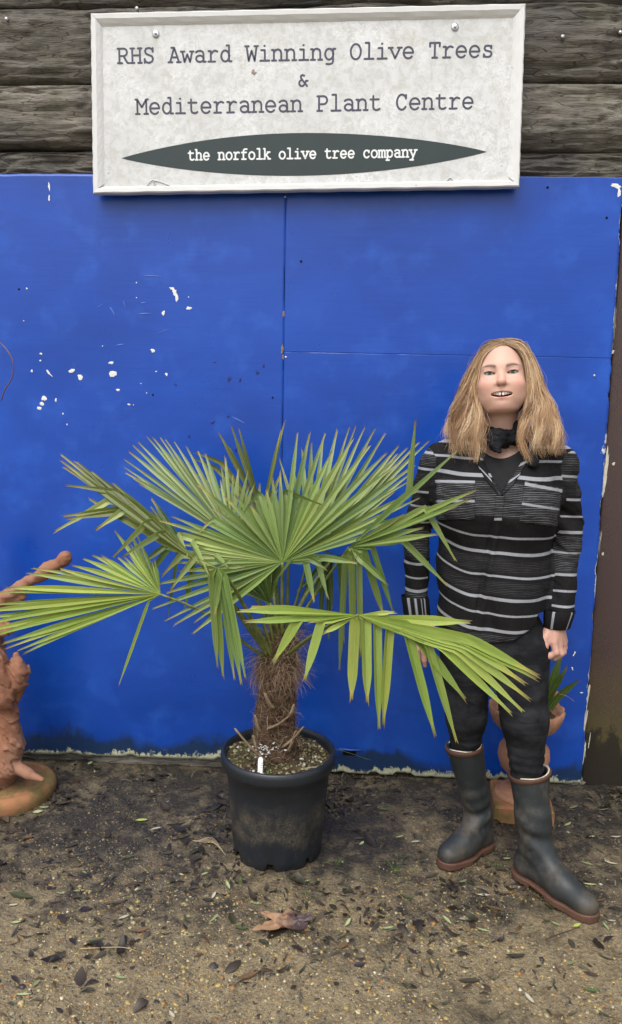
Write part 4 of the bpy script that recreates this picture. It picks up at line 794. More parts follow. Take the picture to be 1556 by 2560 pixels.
class Frame:
    """local frame: x to the picture's right, y away from the camera, z up"""
    def __init__(self, origin, ang):
        self.o = np.asarray(origin, float); c, s_ = math.cos(ang), math.sin(ang)
        self.R = np.array([[c, -s_, 0], [s_, c, 0], [0, 0, 1.0]])      # rows: local axes in world
    def world(self, P): return np.asarray(P)@self.R+self.o
    def local(self, P): return (np.asarray(P)-self.o)@self.R.T
    def L(self, px, py, d=0.0): return self.local(atPlane(px, py, self.o+self.R[1]*d, self.R[1]))
    def ray(self, px, py): d = pray(px, py); return self.local(cpos), (d/np.linalg.norm(d))@self.R.T
    def hit(self, px, py, f, far=3.2):
        o, d = self.ray(px, py); t = 1.5
        for _ in range(90):
            v = f((o+d*t)[None])[0]
            if v < 0.0004: break
            t += v*0.8
            if t > far: return None
        return o+d*t
    def hits(self, pxy, f, t0=1.6, steps=70):
        o = self.local(cpos); D = np.array([self.ray(*q)[1] for q in pxy]); t = np.full(len(D), t0)
        for _ in range(steps):
            v = f(o+D*t[:, None]); t = t+np.where(t < 3.4, v*0.8, 0)
        return o+D*t[:, None]
# ------------------------------------------------------------------ the woman
PF = Frame((0.46, 2.42, 0.0), 0.19); L = PF.L
person = empty('person', tuple(PF.o)); tag(person, 'smiling blonde woman in striped black shirt, jeans and rubber boots beside the palm', 'person')
def plink(name, V, F, m, parent, smooth=True): return link(name, mesh(name, PF.world(V), F, smooth), m, parent)
# head frame
EYE = (L(1224, 934, -0.098)+L(1283, 929, -0.098))/2
hr, hp = rad(4.5), rad(5.0)
hx = np.array([math.cos(hr), 0, math.sin(hr)]); hz0 = np.array([-math.sin(hr), 0, math.cos(hr)]); hv0 = np.array([0, -1.0, 0])
hv = hv0*math.cos(hp)+hz0*math.sin(hp); hz = hz0*math.cos(hp)-hv0*math.sin(hp)
HM = np.stack([hx, hv, hz])          # rows
def tohead(P): return (P-EYE)@HM.T
def fromhead(Q): return np.asarray(Q)@HM+EYE
def sd_head(P):
    q = tohead(P); m = q.copy(); m[:, 0] = np.abs(m[:, 0])
    d = s_ell(m, (0, -0.088, 0.012), (.072, .090, .088))
    d = s_min(d, s_ell(m, (0, -0.046, -0.032), (.066, .060, .076)), .03)
    d = s_min(d, s_ell(m, (.031, -0.038, -0.060), (.038, .046, .044)), .025)
    d = s_min(d, s_ell(m, (0, -0.010, -0.091), (.025, .021, .016)), .016)
    d = s_min(d, s_ell(m, (0, -.044, -.099), (.046, .044, .018)), .02)
    d = s_min(d, s_rc(m, (0, -.006, .021), (.044, -.016, .020), .0085, .006), .018)
    d = s_max(d, -s_ell(m, (.033, .012, .001), (.0185, .0125, .0115)), .010)
    d = s_min(d, s_ell(m, (.041, -.006, -.034), (.021, .017, .018)), .022)
    nose = s_rc(m, (0, .001, .006), (0, .019, -.026), .0072, .0100)
    nose = s_min(nose, s_ell(m, (0, .0205, -.0285), (.0125, .0100, .0098)), .008)
    nose = s_min(nose, s_ell(m, (.0152, .0090, -.0325), (.0085, .0095, .0072)), .007)
    d = s_min(d, nose, .0055)
    d = s_max(d, -s_ell(m, (.0074, .0175, -.0395), (.0046, .0075, .0042)), .002)
    ball = np.linalg.norm(m-np.array([.0328, -.0115, 0]), axis=1)
    tilt = (m[:, 0]-.0328)*0.10
    op = np.sqrt(((m[:, 0]-.0328)/.0152)**2+((q[:, 2]-tilt+.0008)/.0051)**2)-1
    lid = s_max(ball-.0148, -op*.0045, .0015)
    d = s_min(d, lid, .0055)
    d = s_max(d, -s_max(op*.0045, -(m[:, 1]+.012), .002), .0015)
    d = s_min(d, s_rc(m, (.021, .0005, .0062), (.045, -.0055, .0055), .0030, .0022), .006)      # fold of the upper lid
    d = s_min(d, s_rc(m, (.022, .0005, -.0105), (.043, -.0055, -.0095), .0042, .0035), .006)
    up = s_chain(m, [(0, .0098, -.0548), (.011, .0098, -.0540), (.0325, -.0025, -.0632)], [.0044, .0046, .0028], .003)
    lo = s_chain(m, [(0, .0085, -.0758), (.013, .0075, -.0742), (.0318, -.0025, -.0648)], [.0056, .0054, .0028], .003)
    d = s_min(d, s_ell(m, (0, -.010, -.066), (.030, .016, .020)), .02)
    d = s_min(s_min(d, up, .0035), lo, .0045)
    d = s_max(d, -s_ell(m, (0, .008, -.0640), (.0312, .022, .0074)), .002)
    d = d+.0024*np.exp(-(s_rc(m, (.0205, .009, -.035), (.0385, .001, -.060), 0, 0)/.0036)**2)-.0016*np.exp(-(s_rc(m, (.028, .008, -.036), (.045, .001, -.056), 0, 0)/.007)**2)
    return d
NECKB = L(1252, 1100, 0.02)
cx_t = lambda z: np.interp(z, [.74, .80, .91, 1.02, 1.15, 1.28, 1.40], [L(1219, 1600)[0], L(1219, 1560)[0], L(1222, 1480)[0], L(1226, 1390)[0], L(1236, 1290)[0], L(1243, 1190)[0], L(1250, 1100)[0]])
TZ = [.70, .74, .80, .91, 1.02, 1.12, 1.22, 1.30, 1.345, 1.385, 1.41]
TA = [.165, .170, .177, .183, .181, .182, .184, .178, .155, .110, .075]
TBd = [.110, .114, .120, .122, .115, .108, .108, .100, .088, .072, .060]
def sd_torso(P, off=0.0):
    z = P[:, 2]; a = np.interp(z, TZ, TA)+off; b = np.interp(z, TZ, TBd)+off; x = P[:, 0]-cx_t(z); y = P[:, 1]-0.005
    p = 2.35; e = (np.abs(x/a)**p+np.abs(y/b)**p)**(1/p); d = (e-1)*np.minimum(a, b)
    d = np.maximum(d, z-1.41)
    for sx in (-1, 1):
        c = np.array([cx_t(1.195)+sx*.078, -.064, 1.195]); d = s_min(d, s_ell(P, c, (.088+off, .062+off, .098+off)), .07)
    for q_, r_ in (((1178, 1092), (1108, 1140)), ((1330, 1095), (1390, 1148))): d = s_min(d, s_rc(P, L(*q_, .02), L(*r_, .012), .030+off, .046+off), .03)
    return d
SHL, ELL_, WRL = L(1092, 1156, 0.01), L(1044, 1312, .035), L(1040, 1512, -.015)
SHR, ELR, WRR = L(1403, 1163, 0.01), L(1422, 1312, .035), L(1404, 1540, -.015)
def sd_arm(P, side, off=0.0):
    if side < 0: return s_chain(P, [SHL, ELL_, WRL], [.052+off, .042+off, .037+off], .02)
    return s_chain(P, [SHR, ELR, WRR], [.052+off, .042+off, .038+off], .02)
def fing(P, pts, rs): return s_chain(P, pts, rs, .004)
def sd_handR(P):
    W = L(1389, 1555, -.012); K = [L(1384, 1604, -.036), L(1397, 1609, -.022), L(1407, 1608, -.004), L(1411, 1602, .014)]
    d = None
    for k, r in zip(K, (.0135, .0135, .0130, .0115)): e = s_rc(P, W, k, .0235, r); d = e if d is None else s_min(d, e, .010)
    d = s_min(d, s_rc(P, L(1389, 1535, -.012), W, .027, .0245), .01)
    F_ = [([K[0], L(1391, 1631, -.043), L(1376, 1640, -.042), L(1360, 1642, -.036)], [.0118, .0102, .0088, .0070]), ([K[1], L(1403, 1634, -.026), L(1388, 1645, -.022), L(1374, 1643, -.014)], [.0115, .0102, .0088, .0072]),
          ([K[2], L(1409, 1630, -.004), L(1396, 1641, .002), L(1384, 1638, .008)], [.0108, .0095, .0084, .0070]), ([K[3], L(1412, 1620, .016), L(1402, 1629, .020), L(1393, 1628, .022)], [.0098, .0085, .0074, .0062])]
    for pts, rs in F_: d = s_min(d, fing(P, pts, rs), .0035)
    th = fing(P, [L(1371, 1574, -.022), L(1364, 1594, -.036), L(1363, 1614, -.043), L(1361, 1632, -.042)], [.0150, .0120, .0102, .0076])
    return s_min(d, th, .006)
def sd_handL(P):
    W = L(1052, 1540, -.012); K = [L(1074, 1590, -.034), L(1060, 1594, -.022), L(1048, 1592, -.006), L(1040, 1586, .012)]
    d = None
    for k, r in zip(K, (.0135, .0135, .0130, .0115)): e = s_rc(P, W, k, .0235, r); d = e if d is None else s_min(d, e, .010)
    d = s_min(d, s_rc(P, L(1050, 1518, -.012), W, .027, .0245), .01)
    for pts, rs in [([K[0], L(1074, 1620, -.036), L(1076, 1640, -.028), L(1077, 1654, -.018)], [.0118, .0102, .0088, .0070]), ([K[1], L(1060, 1627, -.024), L(1061, 1650, -.016), L(1063, 1664, -.006)], [.0115, .0102, .0088, .0072]),
          ([K[2], L(1048, 1622, -.006), L(1049, 1644, .002), L(1051, 1656, .010)], [.0108, .0095, .0084, .0070]), ([K[3], L(1039, 1610, .014), L(1039, 1628, .019), L(1041, 1638, .024)], [.0098, .0085, .0074, .0062])]: d = s_min(d, fing(P, pts, rs), .0035)
    th = fing(P, [L(1074, 1560, -.024), L(1084, 1578, -.036), L(1089, 1594, -.042), L(1091, 1608, -.042)], [.0150, .0120, .0102, .0078])
    return s_min(d, th, .006)
HPL, KNL, ANL = L(1168, 1610, .01), L(1166, 1790, .005), L(1186, 2030, .05)
HPR, KNR, ANR = L(1298, 1625, -.01), L(1312, 1800, -.055), L(1335, 2085, -.085)
def sd_legs(P, o=0.0):
    a = s_chain(P, [HPL, KNL, ANL], [.088+o, .056+o, .034+o], .03); b = s_chain(P, [HPR, KNR, ANR], [.090+o, .060+o, .034+o], .03)
    return np.minimum(a, b)
def sd_body(P):
    zlo, zhi = P[:, 2].min(), P[:, 2].max()
    if zlo > 1.46: return s_min(s_rc(P, fromhead((0, -.080, -.080)), NECKB, .050, .056), sd_head(P), .016)
    if zhi < .62: return sd_legs(P, -.012)
    d = np.maximum(sd_torso(P, -0.032), .88-P[:, 2])
    d = s_min(d, s_rc(P, fromhead((0, -.080, -.080)), NECKB, .050, .056), .03)
    h = np.full(len(P), 1.0); m = np.linalg.norm(P-EYE-np.array([0, .07, 0]), axis=1) < .26
    if m.any(): h[m] = sd_head(P[m])
    d = s_min(d, h, .016)
    d = s_min(d, np.minimum(sd_arm(P, -1, -.020), sd_arm(P, 1, -.020)), .02)
    for W_, fn in ((WRL, sd_handL), (WRR, sd_handR)):
        m = np.linalg.norm(P-(W_+np.array([0, 0, -.06])), axis=1) < .19
        if m.any(): d[m] = s_min(d[m], fn(P[m]), .006)
    d = s_min(d, np.minimum(s_ell(P, L(1225, 1600, 0), (.132, .085, .11)), sd_legs(P, -.012)), .03)
    return d
SKM = Mat('skin'); at = SKM.attr('col').outputs['Color']; g_ = SKM.geo()
SKM.set(Base_Color=SKM.mix(SKM.math('MULTIPLY', SKM.noise(g_, 120, 3), 0.22), at, SKM.mix(0.5, at, (0.50, 0.22, 0.17))), Roughness=0.48, Specular_IOR_Level=0.4, Subsurface_Weight=0.12, Subsurface_Radius=(0.012, 0.005, 0.003), Subsurface_Scale=0.6, Normal=SKM.bump(SKM.noise(g_, 420, 2), 0.05, 0.001))
zf = np.concatenate([np.arange(.04, .66, .012), np.arange(.66, .88, .0032), np.arange(.88, 1.34, .012), np.arange(1.34, 1.46, .0045), np.arange(1.46, 1.71, .0021)])
xf = np.concatenate([np.arange(-.29, -.16, .0032), np.arange(-.16, -.075, .005), np.arange(-.13+.055, .085, .0022), np.arange(.085, .14, .005), np.arange(.14, .29, .0032)])
V, F = sdf_mesh(sd_body, xf, uni(-.16, .17, .0030), zf, block=12, mg=.014)
q = tohead(V); hd = np.clip((V[:, 2]-1.40)/.04, 0, 1)
mq = np.abs(q[:, 0])
col = np.tile(np.array([0.60, 0.372, 0.285]), (len(V), 1))
def blend(w, c): global col; col = col*(1-w[:, None])+np.array(c)*w[:, None]
G3 = lambda c, r: np.exp(-(((mq-c[0])/r[0])**2+((q[:, 1]-c[1])/r[1])**2+((q[:, 2]-c[2])/r[2])**2))
blend(hd*0.36*G3((.045, .004, -.038), (.020, .03, .018)), (0.56, 0.185, 0.145))
blend(hd*0.45*G3((0, .022, -.030), (.012, .02, .010)), (0.55, 0.235, 0.185))
blend(hd*0.35*G3((0, -.005, .045), (.04, .04, .022)), (0.64, 0.44, 0.36))
blend(hd*0.25*G3((0, .0, -.089), (.022, .03, .014)), (0.58, 0.30, 0.25))
lipu = np.minimum(s_chain(np.stack([mq, q[:, 1], q[:, 2]], 1), [(0, .0098, -.0548), (.011, .0098, -.0540), (.0325, -.0025, -.0632)], [.0040, .0042, .0026]), s_chain(np.stack([mq, q[:, 1], q[:, 2]], 1), [(0, .0085, -.0758), (.013, .0075, -.0742), (.0318, -.0025, -.0648)], [.0056, .0052, .0026]))
blend(np.clip(1-(lipu-.0004)/.0016, 0, 1)*.9, (0.40, 0.095, 0.10))
inm = np.clip(1-np.sqrt((q[:, 0]/.0300)**2+((q[:, 2]+.0640)/.0080)**2), 0, 1)*(q[:, 1] < .0075)*(q[:, 1] > -.03)*hd; blend(np.clip(inm*14, 0, 1)*(lipu > .0006), (0.07, 0.015, 0.016))
# eyebrows and lash line
bt = np.clip((mq-.014)/.040, 0, 1); bz = .0170+.0075*np.sin(bt*2.3)-.004*bt; bw = np.exp(-((q[:, 2]-bz)/(.0050*(1.15-.72*bt)))**2)*np.clip((mq-.011)/.006, 0, 1)*np.clip((.057-mq)/.012, 0, 1)*(q[:, 1] > -.05)*hd
blend(np.clip(bw*0.95, 0, 1), (0.055, 0.036, 0.028))
lsh = np.sqrt(((mq-.0328)/.0148)**2+((q[:, 2]-(mq-.0328)*.1+.0008)/.0054)**2); blend(np.exp(-((lsh-1.03)/.13)**2)*(q[:, 2] > -.0012)*(q[:, 1] > -.02)*.85*hd, (0.045, 0.030, 0.028))
blend(np.exp(-((lsh-1.05)/.13)**2)*(q[:, 2] <= -.0012)*(q[:, 1] > -.02)*.45*hd, (0.16, 0.085, 0.075))
sh = np.exp(-(((mq-.034)/.019)**2+((q[:, 2]-.009)/.007)**2))*(q[:, 1] > -.03)*hd; blend(sh*.35, (0.36, 0.185, 0.15))
hand = np.clip((.90-V[:, 2])/.03, 0, 1)*(V[:, 2] > .6); col = col*(1-hand[:, None])+np.array([0.54, 0.315, 0.245])*hand[:, None]
me = mesh('body', PF.world(V), F); cattr(me, 'col', col); body = link('body', me, SKM.m, person)
# eyes and teeth
def uvs(c, r, nu=28, nv=20, axis=None):
    u = np.linspace(0, 2*math.pi, nu, endpoint=False); v = np.linspace(0, math.pi, nv); U, W = np.meshgrid(u, v, indexing='ij')
    return np.stack([np.cos(U)*np.sin(W), np.cos(W), np.sin(U)*np.sin(W)], -1).reshape(-1, 3)*np.asarray(r)+np.asarray(c), grid_faces(nu, nv, True)
EYM = Mat('eyeball'); at = EYM.attr('col').outputs['Color']; EYM.set(Base_Color=at, Roughness=0.12, Specular_IOR_Level=0.6)
for sx in (-1, 1):
    c = np.array([sx*.0328, -.0115, 0.0]); Q, F = uvs(c, .0132, 40, 60)
    dq = (Q-c)/.0132; ang_ = np.arccos(np.clip(dq[:, 1]*.998+dq[:, 2]*(-.02)+dq[:, 0]*0, -1, 1))
    cc_ = np.tile([0.40, 0.36, 0.345], (len(Q), 1)); cc_[ang_ < .52] = (0.045, 0.062, 0.062); cc_[ang_ < .44] = (0.085, 0.115, 0.110); cc_[ang_ < .22] = (0.012, 0.012, 0.014)
    me = mesh('eyeball', PF.world(fromhead(Q)), F); cattr(me, 'col', cc_); link('eyeball', me, EYM.m, body)
LSM = plain('dark_lash', (0.022, 0.016, 0.014), 0.6, 0.3)
for sx in (-1, 1):
    for (hgt_, rr_, nm) in ((.0053, .0019, 'eyelashes'), (-.0052, .0006, 'lower_lashes')):
        pp = []
        for t_ in np.linspace(-1, 1, 15):
            u_ = sx*.0328+t_*.0158; w_ = hgt_*math.sqrt(max(0, 1-t_*t_))+(abs(u_)-.0328)*.10-.0008; rr2 = (.0152**2-(t_*.0150)**2-w_*w_); v_ = -.0115+math.sqrt(max(rr2, 2.5e-5)); pp.append(fromhead((u_, v_, w_)))
        V, F = tube(np.array(pp), np.interp(np.linspace(-1, 1, 15), [-1, 0, 1], [.4*rr_, rr_, .4*rr_]), 6); plink(nm, np.array(V), F, LSM, body)
TOM = plain('tooth_enamel', (0.90, 0.86, 0.77), 0.25, 0.5, 0.1, 80)
for i, (u, w_, h_) in enumerate([(-.0245, .0050, .0070), (-.0193, .0054, .0080), (-.0130, .0064, .0090), (-.0056, .0076, .0104), (.0044, .0076, .0104), (.0120, .0064, .0090), (.0184, .0054, .0080), (.0238, .0050, .0070)]):
    Q, F = uvs((u, .0048-24*u*u, -.0572-h_/2+.0010), (w_/2*1.04, .0032, h_/2*1.08), 14, 10); c_ = np.array([u, .0066-16*u*u, -.0562-h_/2+.0010]); r_ = np.array([w_/2*1.10, .0034, h_/2*1.30]); e_ = (Q-np.array([u, .0048-24*u*u, -.0572-h_/2+.0010]))/np.array([w_/2*1.04, .0032, h_/2*1.08]); Q = c_+np.sign(e_)*np.abs(e_)**.6*r_; link('tooth', mesh('tooth', PF.world(fromhead(Q)), F), TOM, body)
NLM = plain('dark_red_nail', (0.11, 0.012, 0.016), 0.2, 0.6, 0.1, 40)
for (px, py, d, r) in ((1359.5, 1630, -.0495, (.0045, .0018, .0065)), (1358.5, 1642, -.0405, (.0040, .0022, .0035))):
    Q, F = uvs(L(px, py, d), r, 14, 10); link('fingernail', mesh('fingernail', PF.world(Q), F), NLM, body)

# --- clothes
CLB = Mat('striped_cotton'); st_ = CLB.maprange(CLB.attr('stripe').outputs['Fac'], -.0005, .0005); th_ = CLB.attr('thin').outputs['Fac']; sz_ = CLB.attr('sz').outputs['Fac']; g_ = CLB.geo()
wob = CLB.math('MULTIPLY', CLB.noise(CLB.mapping(g_, (14, 14, 3)), 2.0, 2), 0.006)
ph = CLB.math('FRACT', CLB.math('MULTIPLY', CLB.math('ADD', sz_, wob), 195.0)); thin = CLB.math('MULTIPLY', CLB.ramp(ph, [(0.0, 0.0), (0.30, 0.0), (0.45, 1.0), (0.60, 0.0), (1.0, 0.0)]), CLB.ramp(CLB.noise(CLB.mapping(g_, (9, 9, 60)), 2.0, 3), [(0.35, 0.15), (0.6, 1.0)]))
c = CLB.mix(CLB.noise(g_, 35, 3), (0.0060, 0.0056, 0.0060), (0.0115, 0.0108, 0.0115))
c = CLB.mix(CLB.math('MULTIPLY', thin, th_), c, (0.36, 0.37, 0.40))
weave = CLB.noise(CLB.mapping(g_, (60, 60, 14)), 8.0, 3, 0.7)
c = CLB.mix(st_, c, CLB.mix(weave, (0.22, 0.23, 0.25), (0.36, 0.37, 0.40)))
CLB.set(Base_Color=c, Roughness=0.8, Specular_IOR_Level=0.2, Normal=CLB.bump(CLB.math('ADD', CLB.noise(CLB.mapping(g_, (26, 26, 9)), 1.0, 3, .6, 1.2), CLB.math('MULTIPLY', CLB.noise(g_, 700, 2), .05)), 0.45, 0.010))
VAP = L(1251, 1236, -.12); HEMX = [L(px, py, -.11) for px, py in ((1060, 1548), (1086, 1558), (1130, 1582), (1180, 1602), (1223, 1611), (1280, 1604), (1330, 1580), (1360, 1548), (1390, 1538))]
def folds(P):
    Q = np.stack([P[:, 0]*13+P[:, 2]*2.5, P[:, 1]*5, P[:, 2]*2.2], 1); low = np.clip((1.2-P[:, 2])/.4, 0, 1)
    f = .0100*fbm(Q, 41, 2)*(.40+low)+.0045*fbm(np.stack([P[:, 0]*8+P[:, 2]*9, P[:, 1]*4, P[:, 2]*5-P[:, 0]*4], 1), 49, 2)
    f += .0022*fbm(np.stack([P[:, 0]*9, P[:, 1]*9, P[:, 2]*26], 1), 43, 2)*(1-.5*low)
    # the pleat that falls from the placket
    xl = L(1250, 1236, -.1)[0]+(1.24-P[:, 2])*-.11; f += np.where(P[:, 1] < 0, .007*np.exp(-((P[:, 0]-xl-.010)/.010)**2)-.006*np.exp(-((P[:, 0]-xl+.006)/.007)**2), 0)*np.clip((1.18-P[:, 2])/.1, 0, 1)*np.clip((P[:, 2]-.78)/.1, .3, 1)
    return f
def afolds(P, E):
    r = P-E; q_ = np.clip(1-np.linalg.norm(r, axis=1)/.24, 0, 1)
    return (.0085*q_+.0036)*fbm(np.stack([P[:, 0]*11, P[:, 1]*11, P[:, 2]*24+P[:, 0]*14], 1), 47, 3)
def sd_blouse(P):
    t = rough(sd_torso(P, 0.0), P, folds)
    hem = np.interp(P[:, 0], [h[0] for h in HEMX], [h[2] for h in HEMX]); hem = np.where(P[:, 1] < .03, hem, hem-.02); t = s_max(t, hem-P[:, 2], .004)
    a = np.minimum(rough(sd_arm(P, -1), P, lambda Q: afolds(Q, ELL_)), rough(sd_arm(P, 1), P, lambda Q: afolds(Q, ELR)))
    d = s_min(t, a, .022)
    nk = s_rc(P, fromhead((0, -.08, -.10)), NECKB+(0, 0, -.02), .064, .066); d = s_max(d, -nk, .006)
    v = np.abs(P[:, 0]-VAP[0]-.004)-(P[:, 2]-VAP[2])*.60; vv = np.maximum(np.maximum(v*.87, P[:, 1]+.02), VAP[2]-P[:, 2]); d = s_max(d, -vv, .004)
    # cuffs are separate
    d = np.maximum(d, np.where(P[:, 0] < cx_t(P[:, 2])-.160, L(1040, 1500, -.03)[2]-P[:, 2], np.where(P[:, 0] > cx_t(P[:, 2])+.150, L(1404, 1531, -.03)[2]-P[:, 2], -1)))
    return d
V, F = sdf_mesh(sd_blouse, uni(-.30, .30, .0036), uni(-.18, .16, .0045), uni(.70, 1.43, .0034), lip=1.5)
zpx = lambda px, py, d: L(px, py, d)[2]
TS = [(1114, 9), (1150, 7), (1190, 11), (1341, 7), (1383, 9.5), (1440, 6.5), (1494, 9), (1533, 6.5), (1574, 9.5)]
TTh = [(1080, 1108, .35), (1204, 1292, .95), (1394, 1432, .22), (1450, 1486, .28), (1583, 1610, .6)]
SR = [(1132, 7), (1192, 7), (1249, 7.5), (1293, 6), (1334, 9), (1386, 6), (1440, 8), (1480, 6.5), (1516, 7)]; SRT = [(1136, 1243, .5), (1342, 1436, .7)]
SL = [(1130, 8), (1172, 8), (1231, 7), (1269, 6), (1311, 5), (1412, 8), (1448, 5.5), (1478, 9)]; SLT = [(1090, 1165, .6), (1180, 1300, .25), (1330, 1404, .7), (1482, 1497, .8)]
def stripes(V):
    xr = V[:, 0]-cx_t(V[:, 2]); at_ = sd_torso(V); al = sd_arm(V, -1); ar = sd_arm(V, 1)
    part = np.argmin(np.stack([at_-.004, al, ar], 1), 1)
    jit = .0035*fbm(V*9.0, 61, 2)
    fs = np.full(len(V), -.01); ft = np.zeros(len(V))
    for pi, (S, T, pxc, d) in enumerate([(TS, TTh, 1235, -.11), (SL, SLT, 1040, -.035), (SR, SRT, 1415, -.035)]):
        m = part == pi; z = V[m, 2]+jit[m]
        if pi == 0: z = z-.006*np.clip(-xr[m]/.15, -1, 1)-.040*np.clip((-xr[m]-.05)/.13, 0, 1)**1.5*np.clip((1.25-z)/.2, 0, 1)
        else: z = z+(.10 if pi == 2 else -.06)*(V[m, 1]+.03)
        a_ = np.full(m.sum(), -.01); b_ = np.zeros(m.sum())
        for (py, w_) in S:
            zc = zpx(pxc, py, d); hw = w_*.00104/2; a_ = np.maximum(a_, hw-np.abs(z-zc))
        for (p0, p1, am) in T:
            z0, z1 = zpx(pxc, p1, d), zpx(pxc, p0, d); mm = np.clip((z-z0)/.006, 0, 1)*np.clip((z1-z)/.006, 0, 1)*am
            b_ = np.maximum(b_, mm)
        fs[m] = a_; ft[m] = b_
    return fs, ft
fs, ft = stripes(V)
xc = V[:, 0]-L(1250, 1250, -.12)[0]; pl = (V[:, 2] < zpx(1250, 1204, -.12)) & (V[:, 2] > zpx(1250, 1296, -.12)); ft = np.where(pl & (np.abs(xc) > .075) & (sd_torso(V) < .03), ft*.25, ft)
me = mesh('shirt', PF.world(V), F); fattr(me, 'stripe', fs); fattr(me, 'thin', ft); fattr(me, 'sz', V[:, 2]); shirt = link('shirt', me, CLB.m, person)
def patch(name, corners, m, parent, f, off=.0022, nu=16, nv=16, stripe=None, thin=0.0, smooth=True, rnd=0.0):
    """cloth patch lying on a surface; corners TL,TR,BR,BL in picture pixels"""
    tl, tr, brr, bll = [np.array(c, float) for c in corners]; px = []
    for i in range(nu):
        for j in range(nv):
            u, v = i/(nu-1), j/(nv-1); px.append(tuple((tl*(1-u)+tr*u)*(1-v)+(bll*(1-u)+brr*u)*v))
    P = PF.hits(px, f); o = PF.local(cpos); D = o-P; D /= np.linalg.norm(D, axis=1)[:, None]
    e = 1e-3; N_ = np.stack([f(P+np.eye(3)[k]*e)-f(P-np.eye(3)[k]*e) for k in range(3)], 1); N_ /= np.linalg.norm(N_, axis=1)[:, None]+1e-9
    Pf = P+N_*off; Fg = grid_faces(nu, nv)[:, ::-1]; n_ = nu*nv; idx = np.arange(n_).reshape(nu, nv)
    rim = np.concatenate([idx[:, 0], idx[-1, 1:], idx[-2::-1, -1], idx[0, -2:0:-1]]); rn = np.roll(rim, -1)
    me = mesh(name, PF.world(np.concatenate([Pf, P-N_*.001])), np.concatenate([Fg, np.stack([rim, rn, rn+n_, rim+n_], 1)]), smooth)
    sv = np.full(n_, -.01)
    if stripe:
        for (v0, v1) in stripe: jv = np.tile(np.linspace(0, 1, nv), nu); sv = np.maximum(sv, np.minimum(jv-v0, v1-jv)*.11)
    fattr(me, 'stripe', np.tile(sv, 2)); fattr(me, 'thin', np.full(2*n_, thin)); fattr(me, 'sz', np.tile(Pf[:, 2], 2)); return link(name, me, m, parent)
patch('pocket', [(1089, 1200), (1188, 1202), (1187, 1298), (1094, 1300)], CLB.m, shirt, sd_blouse, nu=22, nv=40, stripe=[(0.0, .07), (.50, .56)], thin=1.0)
patch('pocket', [(1313, 1204), (1407, 1222), (1392, 1316), (1299, 1304)], CLB.m, shirt, sd_blouse, nu=22, nv=40, stripe=[(0.02, .10), (.52, .58)], thin=1.0)
patch('placket', [(1240, 1240), (1262, 1240), (1255, 1302), (1236, 1302)], CLB.m, shirt, sd_blouse, nu=8, nv=20, stripe=[(0.88, .99)], thin=1.0)
patch('collar', [(1172, 1120), (1196, 1140), (1249, 1240), (1214, 1200)], CLB.m, shirt, sd_blouse, off=.004, nu=8, nv=20, stripe=[(.58, .68)])
patch('collar', [(1306, 1150), (1330, 1138), (1284, 1212), (1254, 1240)], CLB.m, shirt, sd_blouse, off=.004, nu=8, nv=20, stripe=[(.15, .26), (.60, .70)], thin=0.5)
BTM = plain('white_button', (0.72, 0.71, 0.68), 0.25, 0.6, 0.08, 60)
for (px, py) in ((1255, 1234),):
    p = PF.hit(px, py, sd_blouse); Q, F = lathe([(0, -.0035), (.0035, -.003), (.0055, -.0036), (.0062, -.002), (.0062, .001)], 18); link('button', mesh('button', PF.world(np.stack([Q[:, 0], Q[:, 2], Q[:, 1]], -1)+p), F), BTM, shirt)
# cuffs
def cuff(top, bot, rt, rb, depth, dark):
    a = np.linspace(0, 2*math.pi, 44, endpoint=False); V = []; prof = [(0, 1.0, 0), (.05, 1.06, 0), (.5, 1.05, 0), (.95, 1.03, 0), (1.0, .98, 0), (1.0, .86, 0), (.5, .86, 0)]
    for i in range(44):
        for (t_, s_, _) in prof:
            c = lerp(top, bot, t_); r = (rt*(1-t_)+rb*t_)*s_*(1+.025*math.sin(a[i]*5+t_*2)); V.append(c+np.array([math.cos(a[i])*r, math.sin(a[i])*r*depth, 0]))
    me = mesh('cuff', PF.world(np.array(V)), grid_faces(44, len(prof), True)); A_ = np.repeat(a, len(prof)); fr_ = (A_-math.pi*1.5)   # 0 = towards the camera
    sv = np.full(len(V), -.01); tv = np.zeros(len(V))
    for (c, w_) in dark: sv = np.maximum(sv, (w_-np.abs(fr_-c))*.04)
    fattr(me, 'stripe', sv); fattr(me, 'thin', tv); fattr(me, 'sz', A_*.03); return link('cuff', me, CLB.m, shirt)
cuff(L(1037, 1490, -.018), L(1043, 1540, -.016), .042, .042, .80, [(-.45, .07), (-.25, .035), (-.05, .035), (.15, .035), (.35, .035), (.55, .035), (.85, .07)])
cuff(L(1400, 1524, -.018), L(1391, 1569, -.014), .045, .039, .80, [(-.42, .09), (.80, .08)])
# black t-shirt
def sd_tee(P):
    d = sd_torso(P, -.010); nz = L(1250, 1149, -.1)[2]
    x = P[:, 0]-L(1250, 1144, -.1)[0]; line = nz+1.6*x*x/.1*.5+np.where(P[:, 1] > -.02, .05, 0)
    d = np.maximum(d, P[:, 2]-line); d = np.maximum(d, 1.05-P[:, 2]); return np.maximum(d, np.abs(x)-.11)
TEE = plain('black_jersey', (0.016, 0.016, 0.017), 0.85, 0.2, 0.25, 60, bump=0.05)
V, F = sdf_mesh(sd_tee, uni(-.16, .16, .005), uni(-.16, .12, .005), uni(1.03, 1.43, .004)); plink('t_shirt', V, F, TEE, person)
